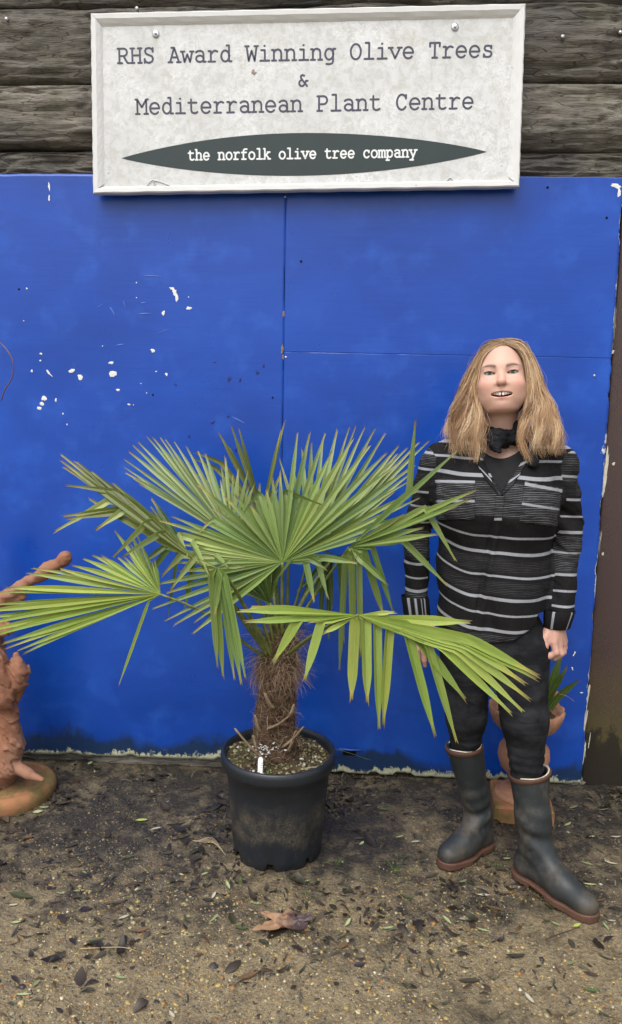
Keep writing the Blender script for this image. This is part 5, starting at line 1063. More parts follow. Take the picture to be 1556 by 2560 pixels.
# scarf
SCM = Mat('black_scarf'); g_ = SCM.geo(); n_ = SCM.noise(SCM.mapping(g_, (1, 1, 2)), 60, 4, 0.7, 1.0); SCM.set(Base_Color=SCM.mix(SCM.ramp(SCM.noise(g_, 130, 3, 0.7, 2.0), [(0.66, 0.0), (0.74, 0.25)]), SCM.mix(n_, (0.0035, 0.004, 0.006), (0.009, 0.010, 0.014)), (0.10, 0.10, 0.11)), Roughness=0.7, Specular_IOR_Level=0.25, Normal=SCM.bump(n_, 0.8, 0.006))
SC0 = L(1256, 1077, 0.0)
def sd_scarf(P):
    q_ = P-SC0; q_[:, 2] = q_[:, 2]-q_[:, 1]*.35; R_ = np.hypot(q_[:, 0]/1.0, (q_[:, 1]-.004)/1.05); d = np.hypot(R_-.060, q_[:, 2]/1.25)-.0205
    d = s_min(d, s_ell(P, L(1240, 1092, -.078), (.036, .022, .024)), .012)
    d = s_min(d, s_rc(P, L(1240, 1102, -.088), L(1248, 1130, -.102), .019, .007), .010)
    d = s_min(d, s_rc(P, L(1226, 1104, -.084), L(1238, 1126, -.098), .012, .006), .008)
    d = s_min(d, s_chain(P, [L(1298, 1065, -.045), L(1312, 1100, -.080), L(1334, 1156, -.105)], [.016, .013, .013]), .01)
    return rough(d, P, lambda P: .0055*fbm(np.stack([P[:, 0]*40+P[:, 2]*40, P[:, 1]*30, P[:, 2]*75], 1), 71, 3))
V, F = sdf_mesh(sd_scarf, uni(-.12, .13, .0032), uni(-.15, .12, .004), uni(1.28, 1.47, .0032), lip=1.6); plink('scarf', V, F, SCM.m, person)
# jeans
JM = Mat('black_denim'); g_ = JM.geo(); n_ = JM.noise(JM.mapping(g_, (1, 1, 1.6)), 14, 4, 0.6); w_ = JM.noise(JM.mapping(g_, (1, 1, 7)), 22, 3, 0.6)
JM.set(Base_Color=JM.mix(JM.ramp(n_, [(0.40, 0.0), (0.68, 0.75)]), JM.mix(w_, (0.0055, 0.0062, 0.0078), (0.0095, 0.0105, 0.0125)), (0.034, 0.036, 0.040)), Roughness=0.85, Specular_IOR_Level=0.2, Normal=JM.bump(JM.math('ADD', JM.noise(JM.mapping(g_, (5, 5, 42)), 1.0, 3, .6, .8), JM.math('MULTIPLY', JM.noise(g_, 900, 2), .06)), 0.28, 0.010))
def ridge(z, x, cs, seed):
    f = 0
    for (zc, sl, w_, am) in cs: f = f+am*np.exp(-((z-zc-sl*x)/w_)**2)
    return f
def sd_jeans(P):
    dl = s_chain(P, [HPL, KNL, L(1164, 1900, .02)], [.092, .0620, .043], .03); dr = s_chain(P, [HPR, KNR, L(1320, 1985, -.07)], [.096, .0690, .042], .03)
    def rel(s_, k_):
        def fn(P):
            n_ = fbm(np.stack([P[:, 0]*4, P[:, 1]*4, P[:, 2]*17+P[:, 0]*4*s_], 1), 81, 2); cr = np.clip(1-np.abs(n_)/.07, 0, 1)
            bot = np.clip((.48-P[:, 2])/.12, 0, 1)
            return .0024*cr*np.clip(.6+fbm(P*9, 87, 2), 0, 1)+.0024*k_*bot*np.sin(P[:, 2]*2*math.pi/.032+2*fbm(P*8, 9, 2))
        return fn
    dl = rough(dl, P, rel(1, .7)); dr = rough(dr, P, rel(-1, 1.0))
    d = s_min(dl, dr, .012); d = s_min(d, s_ell(P, L(1226, 1575, .01), (.163, .112, .13)), .03)
    return d
V, F = sdf_mesh(sd_jeans, uni(-.23, .23, .0045), uni(-.21, .17, .0055), uni(.20, .86, .0038), lip=1.5); plink('jeans', V, F, JM.m, person)
# boots
BTM2 = Mat('rubber_boot'); g_ = BTM2.geo(); n1_ = BTM2.noise(BTM2.mapping(g_, (1, 1, .7)), 9, 4, 0.65); n2_ = BTM2.noise(g_, 45, 4, 0.7); sz2 = BTM2.sep(g_)[2]
mudm = BTM2.math('MULTIPLY', BTM2.ramp(BTM2.math('ADD', n1_, BTM2.math('MULTIPLY', n2_, .35)), [(0.66, 0.0), (0.84, 1.0)]), 0.55)
low_ = BTM2.math('MULTIPLY', BTM2.ramp(BTM2.math('ADD', sz2, BTM2.math('MULTIPLY', n2_, .06)), [(0.04, 0.55), (0.11, 0.0)]), BTM2.ramp(n1_, [(0.35, 0.0), (0.6, 1.0)]))
c = BTM2.mix(n2_, (0.018, 0.022, 0.024), (0.029, 0.034, 0.036)); c = BTM2.mix(mudm, c, (0.115, 0.090, 0.062)); c = BTM2.mix(low_, c, (0.10, 0.080, 0.055))
c = BTM2.mix(BTM2.math('MULTIPLY', BTM2.ramp(BTM2.noise(g_, 160, 3, .8), [(.68, 0.0), (.76, 1.0)]), .22), c, (0.24, 0.23, 0.21))
BTM2.set(Base_Color=c, Roughness=BTM2.maprange(n2_, .3, .7, .42, .62), Specular_IOR_Level=0.45)
SOLEM = Mat('tan_rubber'); g_ = SOLEM.geo(); n_ = SOLEM.noise(g_, 60, 4, .7); SOLEM.set(Base_Color=SOLEM.mix(SOLEM.ramp(n_, [(.45, 0.0), (.7, .6)]), (0.105, 0.048, 0.030), (0.055, 0.040, 0.028)), Roughness=0.6)
LIN = plain('cream_lining', (0.62, 0.54, 0.42), 0.85, 0.2, 0.15, 80)
def boot(top, mid, ank, heel, ball, toe, rt, rm, ra, tilt):
    heel, ball, toe = [PF.local(np.array(q_)) for q_ in (heel, ball, toe)]
    fd = toe-heel; fd[2] = 0; flen = np.linalg.norm(fd); fd /= flen; sd_ = np.array([-fd[1], fd[0], 0])
    nrm_ = np.array([tilt[0], tilt[1], 1.0]); nrm_ /= np.linalg.norm(nrm_)
    def shape(P, o=0.0):
        o = o-.002
        d = s_chain(P, [top+(top-mid)*.1, mid, ank], [rt+o, rm+o, ra+o], .03)
        d = s_min(d, s_rc(P, ank, heel+(0, 0, .045), ra+o, .041+o), .02)
        d = s_min(d, s_rc(P, heel+(0, 0, .050), ball+(0, 0, .046), .040+o, .042+o), .02)
        ins_ = s_rc(P, ank+(0, 0, -.01), ball+(0, 0, .048), ra*.92+o, .036+o); d = s_min(d, ins_, .03)
        d = s_min(d, s_rc(P, ball+(0, 0, .048), toe-fd*.022+(0, 0, .034), .0385+o, .0300+o), .025); q_ = P-(toe-fd*.038+(0, 0, .040)); qa = np.stack([q_@fd, q_@sd_, q_[:, 2]], 1); d = s_min(d, s_ell(qa, (0, 0, 0), (.045+o, .037+o, .029+o)), .03)
        return d
    def f(P):
        d = shape(P)
        w_ = P-ank; k_ = np.exp(-(np.linalg.norm(w_-np.array([0, -.02, .03]), axis=1)/.085)**2)
        d = d-.0028*k_*np.sin((w_[:, 2]+w_@fd*.5)*2*math.pi/.055+1.2*fbm(P*7, 93, 2))-.0022*fbm(np.stack([P[:, 0]*9, P[:, 1]*9, P[:, 2]*9], 1), 91, 2)
        d = np.maximum(d, .016-P[:, 2]); cut = (P-top)@nrm_; d = np.maximum(d, cut)
        inn = s_chain(P, [top+(top-mid)*.3, mid], [rt-.011, rm-.014]); d = np.maximum(d, -np.maximum(inn, mid[2]+.05-P[:, 2])); return d
    ctr = (heel+toe)/2
    V, F = sdf_mesh(f, uni(ctr[0]-.24, ctr[0]+.24, .004), uni(ctr[1]-.24, ctr[1]+.24, .005), uni(.010, top[2]+.05, .0042), lip=1.5); b = plink('boot', V, F, BTM2.m, person)
    def g(P):
        Q_ = P.copy(); Q_[:, 2] = .045; d = shape(Q_, .0035); t_ = (P-heel)@fd
        thick = np.where((t_ > .045) & (t_ < .105), .010, 0.0); tread = .0025*(np.sin(t_*2*math.pi/.015) > .45)*(t_ > .1)+.0025*(np.sin(t_*2*math.pi/.020) > .3)*(t_ < .05)
        return np.maximum(d, np.maximum(P[:, 2]-.0195-.004*np.clip((t_-flen+.05)/.05, 0, 1), thick+tread*(P[:, 2] < .012)-.002-P[:, 2]))
    V, F = sdf_mesh(g, uni(ctr[0]-.22, ctr[0]+.22, .0035), uni(ctr[1]-.22, ctr[1]+.22, .004), uni(-.010, .044, .0028)); plink('sole', V, F, SOLEM.m, b)
    # brown band and lining round the top
    a = np.linspace(0, 2*math.pi, 60); ring = []
    for an in a:
        dr_ = np.array([math.cos(an), math.sin(an), 0]); z_ = -(dr_[0]*tilt[0]+dr_[1]*tilt[1])*rt; ring.append(top+dr_*(rt-(rt-rm)*.10-.0012)+np.array([0, 0, z_]))
    ring = np.array(ring); V = []; prof = [(-.0035, -.0150), (.0012, -.0142), (.0013, -.0015), (.0004, 0.0), (-.0035, 0.0), (-.006, -.006)]
    for k, an in enumerate(a):
        for (r_, z_) in prof: V.append(ring[k]+np.array([math.cos(an)*r_, math.sin(an)*r_, z_]))
    plink('band', np.array(V), grid_faces(60, len(prof)), SOLEM.m, b)
    V = []
    for k, an in enumerate(a):
        for (r_, z_) in ((-.0048, -.001), (-.0056, .0015), (-.0090, .0010), (-.010, -.03)): V.append(ring[k]+np.array([math.cos(an)*r_, math.sin(an)*r_, z_+.0025*math.sin(an*3+1)]))
    plink('lining', np.array(V), grid_faces(60, 4), LIN, b)
    return b
boot(L(1161, 1863, .015), L(1187, 1985, .045), L(1197, 2035, .055), (0.478, 2.478, 0), (0.405, 2.405, 0), (0.338, 2.348, 0), .064, .047, .042, (-.10, 0.0))
boot(L(1325, 1928, -.060), L(1333, 2045, -.085), L(1338, 2100, -.090), (0.597, 2.315, 0), (0.680, 2.205, 0), (0.745, 2.118, 0), .067, .051, .046, (-.20, 0.0))

# --- hair
HRM = Mat('blonde_hair'); at = HRM.attr('col').outputs['Color']; HRM.set(Base_Color=at, Roughness=0.42, Specular_IOR_Level=0.45, Anisotropic=0.4)
hrr = np.random.default_rng(5)
def HG(pts): return np.array([L(*p) for p in pts])
K = 20
gl = {'if': [(1257, 866, -.045), (1233, 869, -.060), (1207, 893, -.068), (1197, 935, -.070), (1193, 985, -.072), (1203, 1035, -.088), (1210, 1075, -.108), (1205, 1115, -.122), (1198, 1158, -.128)],
      'of': [(1256, 858, -.030), (1226, 862, -.040), (1200, 892, -.050), (1180, 935, -.065), (1162, 980, -.070), (1143, 1025, -.078), (1136, 1060, -.090), (1126, 1095, -.105), (1130, 1135, -.112)],
      'ob': [(1260, 849, .000), (1226, 856, .000), (1200, 886, .005), (1180, 931, .010), (1160, 976, .015), (1145, 1024, .015), (1131, 1057, .005), (1119, 1085, -.03), (1119, 1120, -.06)],
      'ib': [(1262, 850, .05), (1252, 865, .085), (1250, 900, .105), (1250, 940, .115), (1250, 988, .115), (1250, 1030, .110), (1248, 1065, .105), (1246, 1100, .10), (1240, 1140, .095)]}
gr = {'if': [(1264, 866, -.045), (1290, 868, -.060), (1311, 889, -.068), (1319, 930, -.070), (1322, 975, -.072), (1317, 1015, -.084), (1304, 1055, -.105), (1302, 1105, -.120), (1314, 1155, -.126)],
      'of': [(1266, 858, -.030), (1296, 860, -.040), (1320, 888, -.050), (1336, 933, -.065), (1348, 976, -.070), (1368, 1018, -.080), (1380, 1060, -.092), (1388, 1100, -.105), (1384, 1138, -.110)],
      'ob': [(1264, 849, .000), (1302, 853, .000), (1323, 886, .005), (1340, 931, .010), (1352, 976, .015), (1374, 1018, .015), (1390, 1060, .005), (1402, 1100, -.03), (1400, 1132, -.06)],
      'ib': [(1264, 850, .05), (1266, 865, .085), (1262, 900, .105), (1262, 940, .115), (1262, 988, .115), (1262, 1030, .110), (1262, 1065, .105), (1264, 1100, .10), (1268, 1140, .095)]}
def hair_side(g, N, seed, sgn_):
    r = np.random.default_rng(seed); G_ = [spline(HG(g[k]), K) for k in ('if', 'of', 'ob', 'ib')]
    tt = np.linspace(0, 1, K)
    # clumps
    NC = 74; cu = r.uniform(0, 3, NC); cu = np.sort(cu); cl_len = r.uniform(.60, 1.07, NC); cph = r.uniform(0, 2*math.pi, NC); cfr = r.uniform(1.8, 3.0, NC); cam_ = r.uniform(.006, .017, NC)
    ccol = np.array([(0.46, 0.285, 0.150), (0.64, 0.445, 0.255), (0.25, 0.140, 0.075), (0.76, 0.58, 0.37), (0.36, 0.205, 0.105)])[r.choice(5, NC, p=[.28, .28, .16, .16, .12])]
    u = r.uniform(0, 3, N)**1.0; u = np.where(r.random(N) < .45, u*.66, u)      # more strands in the visible front
    ci = np.argmin(np.abs(u[:, None]-cu[None]+r.normal(0, .05, (N, NC))), 1)
    def guide(uu):
        k = np.clip(np.floor(uu).astype(int), 0, 2); f = (uu-k)[:, None, None]; A = np.stack(G_)
        return A[k]*(1-f)+A[k+1]*f
    P = guide(u); C = guide(cu)[ci]
    att = np.clip((tt-.25)/.75, 0, 1)**1.1*.66; P = P*(1-att[None, :, None])+C*att[None, :, None]
    w = np.clip((tt-.22)/.5, 0, 1); ph_ = 2*math.pi*cfr[ci][:, None]*tt[None]+cph[ci][:, None]+r.normal(0, .35, (N, 1))
    P[..., 0] += np.sin(ph_)*cam_[ci][:, None]*w; P[..., 1] += np.cos(ph_)*cam_[ci][:, None]*w*.8
    dep = r.random(N); P += r.normal(0, .0032, (N, 1, 3))*np.clip(tt*2+.35, 0, 1)[None, :, None]
    P[..., 1] += (dep[:, None]*.018)*np.sin(tt*math.pi)[None]         # thickness of the hair
    P[..., 0] += sgn_*dep[:, None]*.005*np.sin(tt*math.pi)[None]
    P += np.cumsum(r.normal(0, .0009, (N, K, 3)), 1)
    Ls = cl_len[ci]*r.uniform(.74, 1.04, N)
    ts = tt[None]*np.clip(Ls, .5, 1.03)[:, None]; ts = np.clip(ts, 0, 1)*(K-1); i0 = np.clip(np.floor(ts).astype(int), 0, K-2); f = (ts-i0)[..., None]
    P = np.take_along_axis(P, i0[..., None], 1)*(1-f)+np.take_along_axis(P, i0[..., None]+1, 1)*f
    R_ = np.interp(tt, [0, .1, .65, 1], [.7, 1, .9, .10])[None]*r.uniform(.0005, .0009, N)[:, None]
    col = (ccol[ci]*.88+.12*np.array([0.36, 0.23, 0.115]))*r.uniform(.86, 1.12, (N, 1))*np.where(dep > .7, .85, 1.0)[:, None]; col = col[:, None, :]*np.interp(tt, [0, .25, .6, 1], [.66, .86, 1.0, 1.10])[None, :, None]  # deeper strands darkened: shade inside the hair is put into the colour
    return P, R_, col
# push strands outside the skull and the shirt
def settle(P, f, m_):
    S_ = P.reshape(-1, 3).copy(); d = f(S_); e = 2e-3; bad = d < m_
    if bad.any():
        B = S_[bad]; N_ = np.stack([f(B+np.eye(3)[k]*e)-f(B-np.eye(3)[k]*e) for k in range(3)], 1); N_ /= np.linalg.norm(N_, axis=1)[:, None]+1e-9
        S_[bad] = B+N_*(m_-d[bad])[:, None]
    return S_.reshape(P.shape)
def sd_skull(P):
    q_ = tohead(P); m_ = q_.copy(); m_[:, 0] = np.abs(m_[:, 0]); return s_min(s_ell(m_, (0, -0.088, 0.012), (.073, .090, .089)), s_ell(m_, (0, -0.048, -0.034), (.066, .060, .082)), .03)
sd_cl = lambda P: s_min(sd_torso(P), np.minimum(sd_arm(P, -1), sd_arm(P, 1)), .022)
hair = empty('hair'); COL.objects.unlink(hair); bpy.data.objects.remove(hair)
parts = []
for g, sd, sgn_ in ((gl, 11, -1), (gr, 12, 1)):
    P, R_, cl = hair_side(g, 6400, sd, sgn_); P = settle(P, sd_skull, .004); P = settle(P, sd_cl, .006); parts.append((P, R_, cl))
    Pf, Rf, cf = hair_side(g, 90, sd+50, sgn_); Pf = Pf+np.cumsum(hrr.normal(0, .0024, Pf.shape), 1); Pf = settle(Pf, sd_skull, .005); parts.append((Pf, Rf*.45, cf*1.2))
P = np.concatenate([p[0] for p in parts]); R_ = np.concatenate([p[1] for p in parts]); cl = np.concatenate([p[2] for p in parts])
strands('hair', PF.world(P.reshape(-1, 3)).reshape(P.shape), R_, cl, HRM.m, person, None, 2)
# scalp under the strands so that no skull shows through
def sd_cap(P):
    q_ = tohead(P); d = s_ell(q_, (0, -0.090, 0.012), (.0755, .0925, .0925)); face = np.maximum(-(q_[:, 1]+.066-.55*np.abs(q_[:, 0])+np.clip(q_[:, 2]-.055, 0, 1)*1.3), q_[:, 2]-.078)
    d = s_max(d, -face, .01); return np.maximum(d, -.075-q_[:, 2])
V, F = sdf_mesh(sd_cap, uni(-.12, .12, .004), uni(-.12, .16, .004), uni(1.44, 1.70, .004)); me = mesh('hair_cap', PF.world(V), F); cattr(me, 'col', np.tile([0.24, 0.145, 0.075], (len(V), 1))*(1+.3*fbm(V*np.array([90, 90, 20]), 3, 2))[:, None]); link('hair_roots', me, HRM.m, person)
# ------------------------------------------------------------------ terracotta statue at the left edge
TCM = Mat('weathered_terracotta'); o = TCM.geo(); t1 = TCM.noise(o, 8, 4, .65); t2 = TCM.noise(o, 60, 4, .7); t3 = TCM.noise(o, 3.5, 3, .5)
c = TCM.mix(t1, (0.34, 0.150, 0.085), (0.24, 0.115, 0.070)); c = TCM.mix(TCM.ramp(t3, [(.42, 0.0), (.65, .7)]), c, (0.31, 0.185, 0.130)); c = TCM.mix(TCM.ramp(t2, [(.55, 0.0), (.75, .5)]), c, (0.15, 0.075, 0.05))
TCM.set(Base_Color=c, Roughness=0.85, Specular_IOR_Level=0.25, Normal=TCM.bump(t2, .35, .004))
TAM = Mat('algae_stained_terracotta'); o = TAM.geo(); t1 = TAM.noise(o, 14, 4, .65); t2 = TAM.noise(o, 70, 4, .7)
c = TAM.mix(TAM.ramp(t1, [(.40, 0.0), (.60, .85)]), (0.33, 0.155, 0.075), TAM.mix(t2, (0.075, 0.068, 0.020), (0.20, 0.165, 0.060))); TAM.set(Base_Color=c, Roughness=0.85, Specular_IOR_Level=0.25, Normal=TAM.bump(t2, .4, .004))
SB = np.array([-1.262, 2.70]); st = empty('statue', (SB[0], SB[1], 0)); tag(st, 'terracotta draped figure on round mossy base with one arm raised, left edge', 'statue')
V, F = lathe([(0, .052), (.118, .052), (.130, .050), (.138, .046), (.142, .050), (.158, .046), (.169, .032), (.171, .014), (.166, -.01)], 72, (SB[0], SB[1], 0)); link('base', mesh('base', V, F), TAM.m, st)
S3 = lambda x, y, Y=2.68: atY(x, y, Y)
def sd_statue(P):
    d = s_chain(P, [S3(-52, 1590), S3(-42, 1700), S3(-25, 1850), S3(-22, 1925)], [.080, .092, .090, .098], .03)
    d = s_min(d, s_rc(P, S3(8, 1770, 2.64), S3(30, 1862, 2.63), .046, .044), .03)
    d = s_min(d, s_rc(P, S3(-15, 1650, 2.63), S3(0, 1740, 2.61), .050, .052), .02)
    d = s_min(d, s_rc(P, S3(26, 1830, 2.65), S3(40, 1880, 2.64), .034, .030), .02); d = s_min(d, s_rc(P, S3(-10, 1860, 2.62), S3(15, 1925, 2.60), .05, .036), .02)
    sl = s_min(s_ell(P, S3(42, 1690, 2.66), (.044, .05, .062)), s_rc(P, S3(38, 1640, 2.66), S3(40, 1660, 2.66), .013, .026), .02); sl = s_min(sl, s_rc(P, S3(45, 1715, 2.66), S3(44, 1742, 2.66), .030, .018), .015)
    d = s_min(d, sl, .012)
    d = s_min(d, s_rc(P, S3(-60, 1570), S3(-80, 1520), .07, .045), .03); d = s_min(d, s_ell(P, S3(-92, 1440), (.068, .08, .09)), .02)
    d = s_min(d, s_rc(P, S3(-10, 1578), S3(22, 1572), .035, .022), .02)
    q_ = np.stack([P[:, 0]*34+P[:, 2]*21, P[:, 1]*14, P[:, 2]*8], 1); f = fbm(q_, 15, 2); cr = np.clip(1-np.abs(f)/.20, 0, 1)
    rd_ = np.clip(1-np.abs(fbm(np.stack([P[:, 0]*26+P[:, 2]*16+P[:, 1]*10, P[:, 1]*9, P[:, 2]*6-P[:, 0]*4], 1), 25, 2))/.28, 0, 1)**1.6
    d = d-.0055*f+.0065*cr-.0075*rd_-.003*fbm(P*40, 18, 2)
    d = s_min(d, s_rc(P, S3(40, 1918, 2.62), S3(72, 1934, 2.60), .024, .019)+.0, .012); d = s_min(d, s_rc(P, S3(72, 1936, 2.60), S3(106, 1949, 2.585), .018, .009), .008)
    for k_ in range(4): d = np.maximum(d, -(s_rc(P, S3(96-k_*2, 1938+k_*4, 2.575-.0*k_), S3(110-k_*3, 1945+k_*4, 2.57), .0022, .0022))) if k_ else d
    arm = s_chain(P, [S3(-75, 1560), S3(-2, 1502), S3(80, 1450), S3(163, 1394)], [.034, .026, .0200, .0165], .01); arm = s_min(arm, s_ell(P, S3(160, 1396, 2.68), (.022, .022, .024)), .008)
    arm = s_min(arm, s_rc(P, S3(5, 1516, 2.69), S3(56, 1490, 2.69), .020, .014), .01); arm = s_min(arm, s_rc(P, S3(95, 1452, 2.69), S3(160, 1406, 2.69), .014, .017), .012)
    arm = arm-.0060*fbm(P*22, 19, 3)-.0035*np.abs(fbm(P*np.array([30, 30, 60]), 23, 2))
    return np.maximum(s_min(d, arm, .015), .040-P[:, 2])
V, F = sdf_mesh(sd_statue, uni(-1.44, -.95, .0040), uni(2.50, 2.84, .0055), uni(.03, 1.12, .0040), lip=1.6); link('figure', mesh('figure', V, F), TCM.m, st)

# ------------------------------------------------------------------ terracotta planter behind the woman
PX = np.array([0.668, 2.735]); pl_ = empty('planter', (PX[0], PX[1], 0)); tag(pl_, 'terracotta scalloped bowl planter on square plinth half hidden behind the woman', 'planter')
TC2 = Mat('orange_terracotta'); o = TC2.geo(); t1 = TC2.noise(o, 10, 4, .65); t2 = TC2.noise(o, 60, 4, .7); c = TC2.mix(t1, (0.44, 0.205, 0.12), (0.36, 0.20, 0.13)); c = TC2.mix(TC2.ramp(t2, [(.5, 0.0), (.75, .6)]), c, (0.16, 0.085, 0.05)); TC2.set(Base_Color=c, Roughness=.85, Specular_IOR_Level=.25, Normal=TC2.bump(t2, .35, .004))
mb = MB(); h = .105; cr_, sr_ = math.cos(-.10), math.sin(-.10)
prof = [(h, -.004), (h, .050), (h-.006, .058)]; V = []
for (r, z) in prof: V += [(PX[0]+(sx*r)*cr_-(sy*r)*sr_, PX[1]+(sx*r)*sr_+(sy*r)*cr_, z) for sx, sy in ((-1, -1), (1, -1), (1, 1), (-1, 1))]
mb.add(V, [(0, 1, 5, 4), (1, 2, 6, 5), (2, 3, 7, 6), (3, 0, 4, 7), (4, 5, 9, 8), (5, 6, 10, 9), (6, 7, 11, 10), (7, 4, 8, 11), (8, 9, 10, 11)]); mb.build('plinth', TAM.m, pl_)
V, F = lathe([(0, .092), (.055, .090), (.078, .084), (.082, .076), (.084, .072), (.096, .070), (.099, .060), (.098, .056)], 64, (PX[0], PX[1], 0)); link('foot_disc', mesh('foot_disc', V, F), TC2.m, pl_)
zb = lambda py: atY(1314, py, PX[1])[2]
prof = [(.045, .085), (.038, .10), (.045, .13), (.082, zb(1915)), (.094, zb(1890)), (.090, zb(1868)), (.070, zb(1850)), (.056, zb(1835)), (.060, zb(1826))]
V, F = lathe(prof, 72, (PX[0], PX[1], 0)); link('stem', mesh('stem', V, F), TC2.m, pl_)
nb = 120; a = np.linspace(0, 2*math.pi, nb, endpoint=False); prof = [(.050, zb(1828)), (.085, zb(1822)), (.112, zb(1806)), (.126, zb(1786)), (.130, zb(1772)), (.122, zb(1768)), (.112, zb(1776)), (.095, zb(1790)), (.0, zb(1792))]
V = np.array([[[PX[0]+math.cos(t_)*r*(1+.055*abs(math.cos(t_*8))*(r > .07)), PX[1]+math.sin(t_)*r*(1+.055*abs(math.cos(t_*8))*(r > .07)), z+(.008*abs(math.cos(t_*8)) if 3 <= k <= 5 else 0)] for k, (r, z) in enumerate(prof)] for t_ in a])
link('bowl', mesh('bowl', V.reshape(-1, 3), grid_faces(nb, len(prof), True)), TC2.m, pl_)
V, F = lathe([(0, zb(1781)), (.06, zb(1783)), (.108, zb(1787))], 40, (PX[0], PX[1], 0)); link('soil', mesh('soil', V, F), SOM.m, pl_)
ag = empty('agave_plant', (PX[0], PX[1], zb(1784))); tag(ag, 'spiky green succulent with long pointed leaves growing in the terracotta bowl', 'plant')
for (x0, y0, x1, y1, Y1, w_) in ((1362, 1775, 1403, 1640, 2.76, .032), (1358, 1778, 1416, 1672, 2.70, .026), (1366, 1780, 1444, 1704, 2.68, .026), (1340, 1780, 1330, 1650, 2.78, .03), (1300, 1780, 1262, 1660, 2.74, .03), (1285, 1780, 1216, 1700, 2.70, .026), (1320, 1780, 1300, 1720, 2.62, .028), (1350, 1782, 1372, 1722, 2.64, .022)):
    p0, p1 = atY(x0, y0, PX[1]-.01), atY(x1, y1, Y1); pth = spline([p0, lerp(p0, p1, .5)+(0, 0, .012), p1], 10); ob = segment(pth, 2.0, w_, np.array([0, -.9, .4]), 'dark', ag); ob.name = 'leaf'; ob.data.name = 'leaf'
for i, (q0, q1) in enumerate((((1388, 1765), (1410, 1798)), ((1398, 1735), (1437, 1754)))): V, F = tube(spline([atY(*q0, 2.70), lerp(atY(*q0, 2.70), atY(*q1, 2.69), .5)+(0, 0, .006), atY(*q1, 2.69)], 8), np.linspace(.0016, .0008, 8), 5); link('dry_stalk', mesh('dry_stalk', V, F), STM.m, ag)
V, F = uvs(atY(1378, 1738, 2.78), (.026, .02, .026), 24, 16); V = V+.006*fbm(V*55, 5, 3)[:, None]; link('scroll_ornament', mesh('scroll_ornament', V, F), TC2.m, pl_)

# ------------------------------------------------------------------ ground litter
lg_ = np.random.default_rng(21)
def area(N, wall_bias):
    x = lg_.uniform(-1.55, 1.25, N*3); y = lg_.uniform(1.50, 2.95, N*3); t_ = (y-1.5)/1.45
    w = (t_**2.0 if wall_bias > 0 else (1-t_)**1.0+.12) if wall_bias else np.ones_like(t_)
    patchy = np.clip(.50+1.3*fbm(np.stack([x*2.4, y*2.4, x*0+3*wall_bias], -1), 31, 3), .05, 1.2)
    k = lg_.random(N*3) < w*patchy; x, y = x[k][:N], y[k][:N]; return x, y
x, y = area(19000, -1); N = len(x); sz = np.clip(lg_.gamma(2.0, .00105, N)+.0010, .001, .0085)
palg = np.array([(0.46, 0.34, 0.12), (0.38, 0.19, 0.06), (0.20, 0.155, 0.095), (0.56, 0.47, 0.25), (0.10, 0.085, 0.07), (0.28, 0.24, 0.16), (0.66, 0.61, 0.46), (0.045, 0.04, 0.038)])
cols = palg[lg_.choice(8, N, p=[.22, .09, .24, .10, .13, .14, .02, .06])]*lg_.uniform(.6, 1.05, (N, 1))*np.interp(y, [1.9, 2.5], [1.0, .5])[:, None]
GVM = Mat('gravel'); at = GVM.attr('col').outputs['Color']; GVM.set(Base_Color=GVM.mix(GVM.math('MULTIPLY', GVM.noise(GVM.geo(), 220, 3), .55), at, GVM.mix(.6, at, (0.02, 0.017, 0.012))), Roughness=.42, Specular_IOR_Level=.5)
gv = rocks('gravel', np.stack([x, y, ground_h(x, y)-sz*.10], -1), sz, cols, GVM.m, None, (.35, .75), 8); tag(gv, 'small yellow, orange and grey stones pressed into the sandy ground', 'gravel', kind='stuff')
def flakes(name, x, y, ln, wd, cols, m, tilt, seed, lift=.002):
    """curled leaf pieces: 5 stations x 3 across"""
    r = np.random.default_rng(seed); N = len(x); S_ = np.linspace(-1, 1, 5); prof = np.array([.10, .72, 1.0, .66, .05]); A_ = np.array([-1, 0, 1.0])
    u = S_[None, :, None]*ln[:, None, None]*.5*np.ones((1, 1, 3)); v = A_[None, None, :]*prof[None, :, None]*wd[:, None, None]*.5
    cup_ = r.uniform(-.5, .5, (N, 1, 1))*np.abs(v)+r.normal(0, .30, (N, 1, 1))*(u*u)/ln[:, None, None]*2
    w = cup_+lift*r.uniform(.2, 1.6, (N, 1, 1)); tx = r.normal(0, tilt, (N, 1, 1)); ty = r.normal(0, tilt, (N, 1, 1)); w = w+u*tx+v*ty
    mn = w.reshape(N, -1).min(1)[:, None, None]; w = w-np.minimum(mn, 0)*.8; th = r.uniform(0, 2*math.pi, (N, 1, 1)); c, s_ = np.cos(th), np.sin(th)
    bend = r.normal(0, .25, (N, 1, 1))*(u*u)/ln[:, None, None]; vv = v+bend
    X_ = u*c-vv*s_+x[:, None, None]; Y_ = u*s_+vv*c+y[:, None, None]; P = np.stack([X_, Y_, w+ground_h(x, y)[:, None, None]], -1)
    idx = np.arange(N*15).reshape(N, 5, 3); F = np.stack([idx[:, :-1, :-1], idx[:, 1:, :-1], idx[:, 1:, 1:], idx[:, :-1, 1:]], -1).reshape(-1, 4)
    me = mesh(name, P.reshape(-1, 3), F); cattr(me, 'col', np.repeat(cols, 15, 0)); return link(name, me, m)
FLM = Mat('dead_leaf'); at = FLM.attr('col').outputs['Color']; FLM.set(Base_Color=FLM.mix(FLM.math('MULTIPLY', FLM.noise(FLM.geo(), 150, 3), .6), at, FLM.mix(.6, at, (0.012, 0.010, 0.008))), Roughness=.5, Specular_IOR_Level=.45)
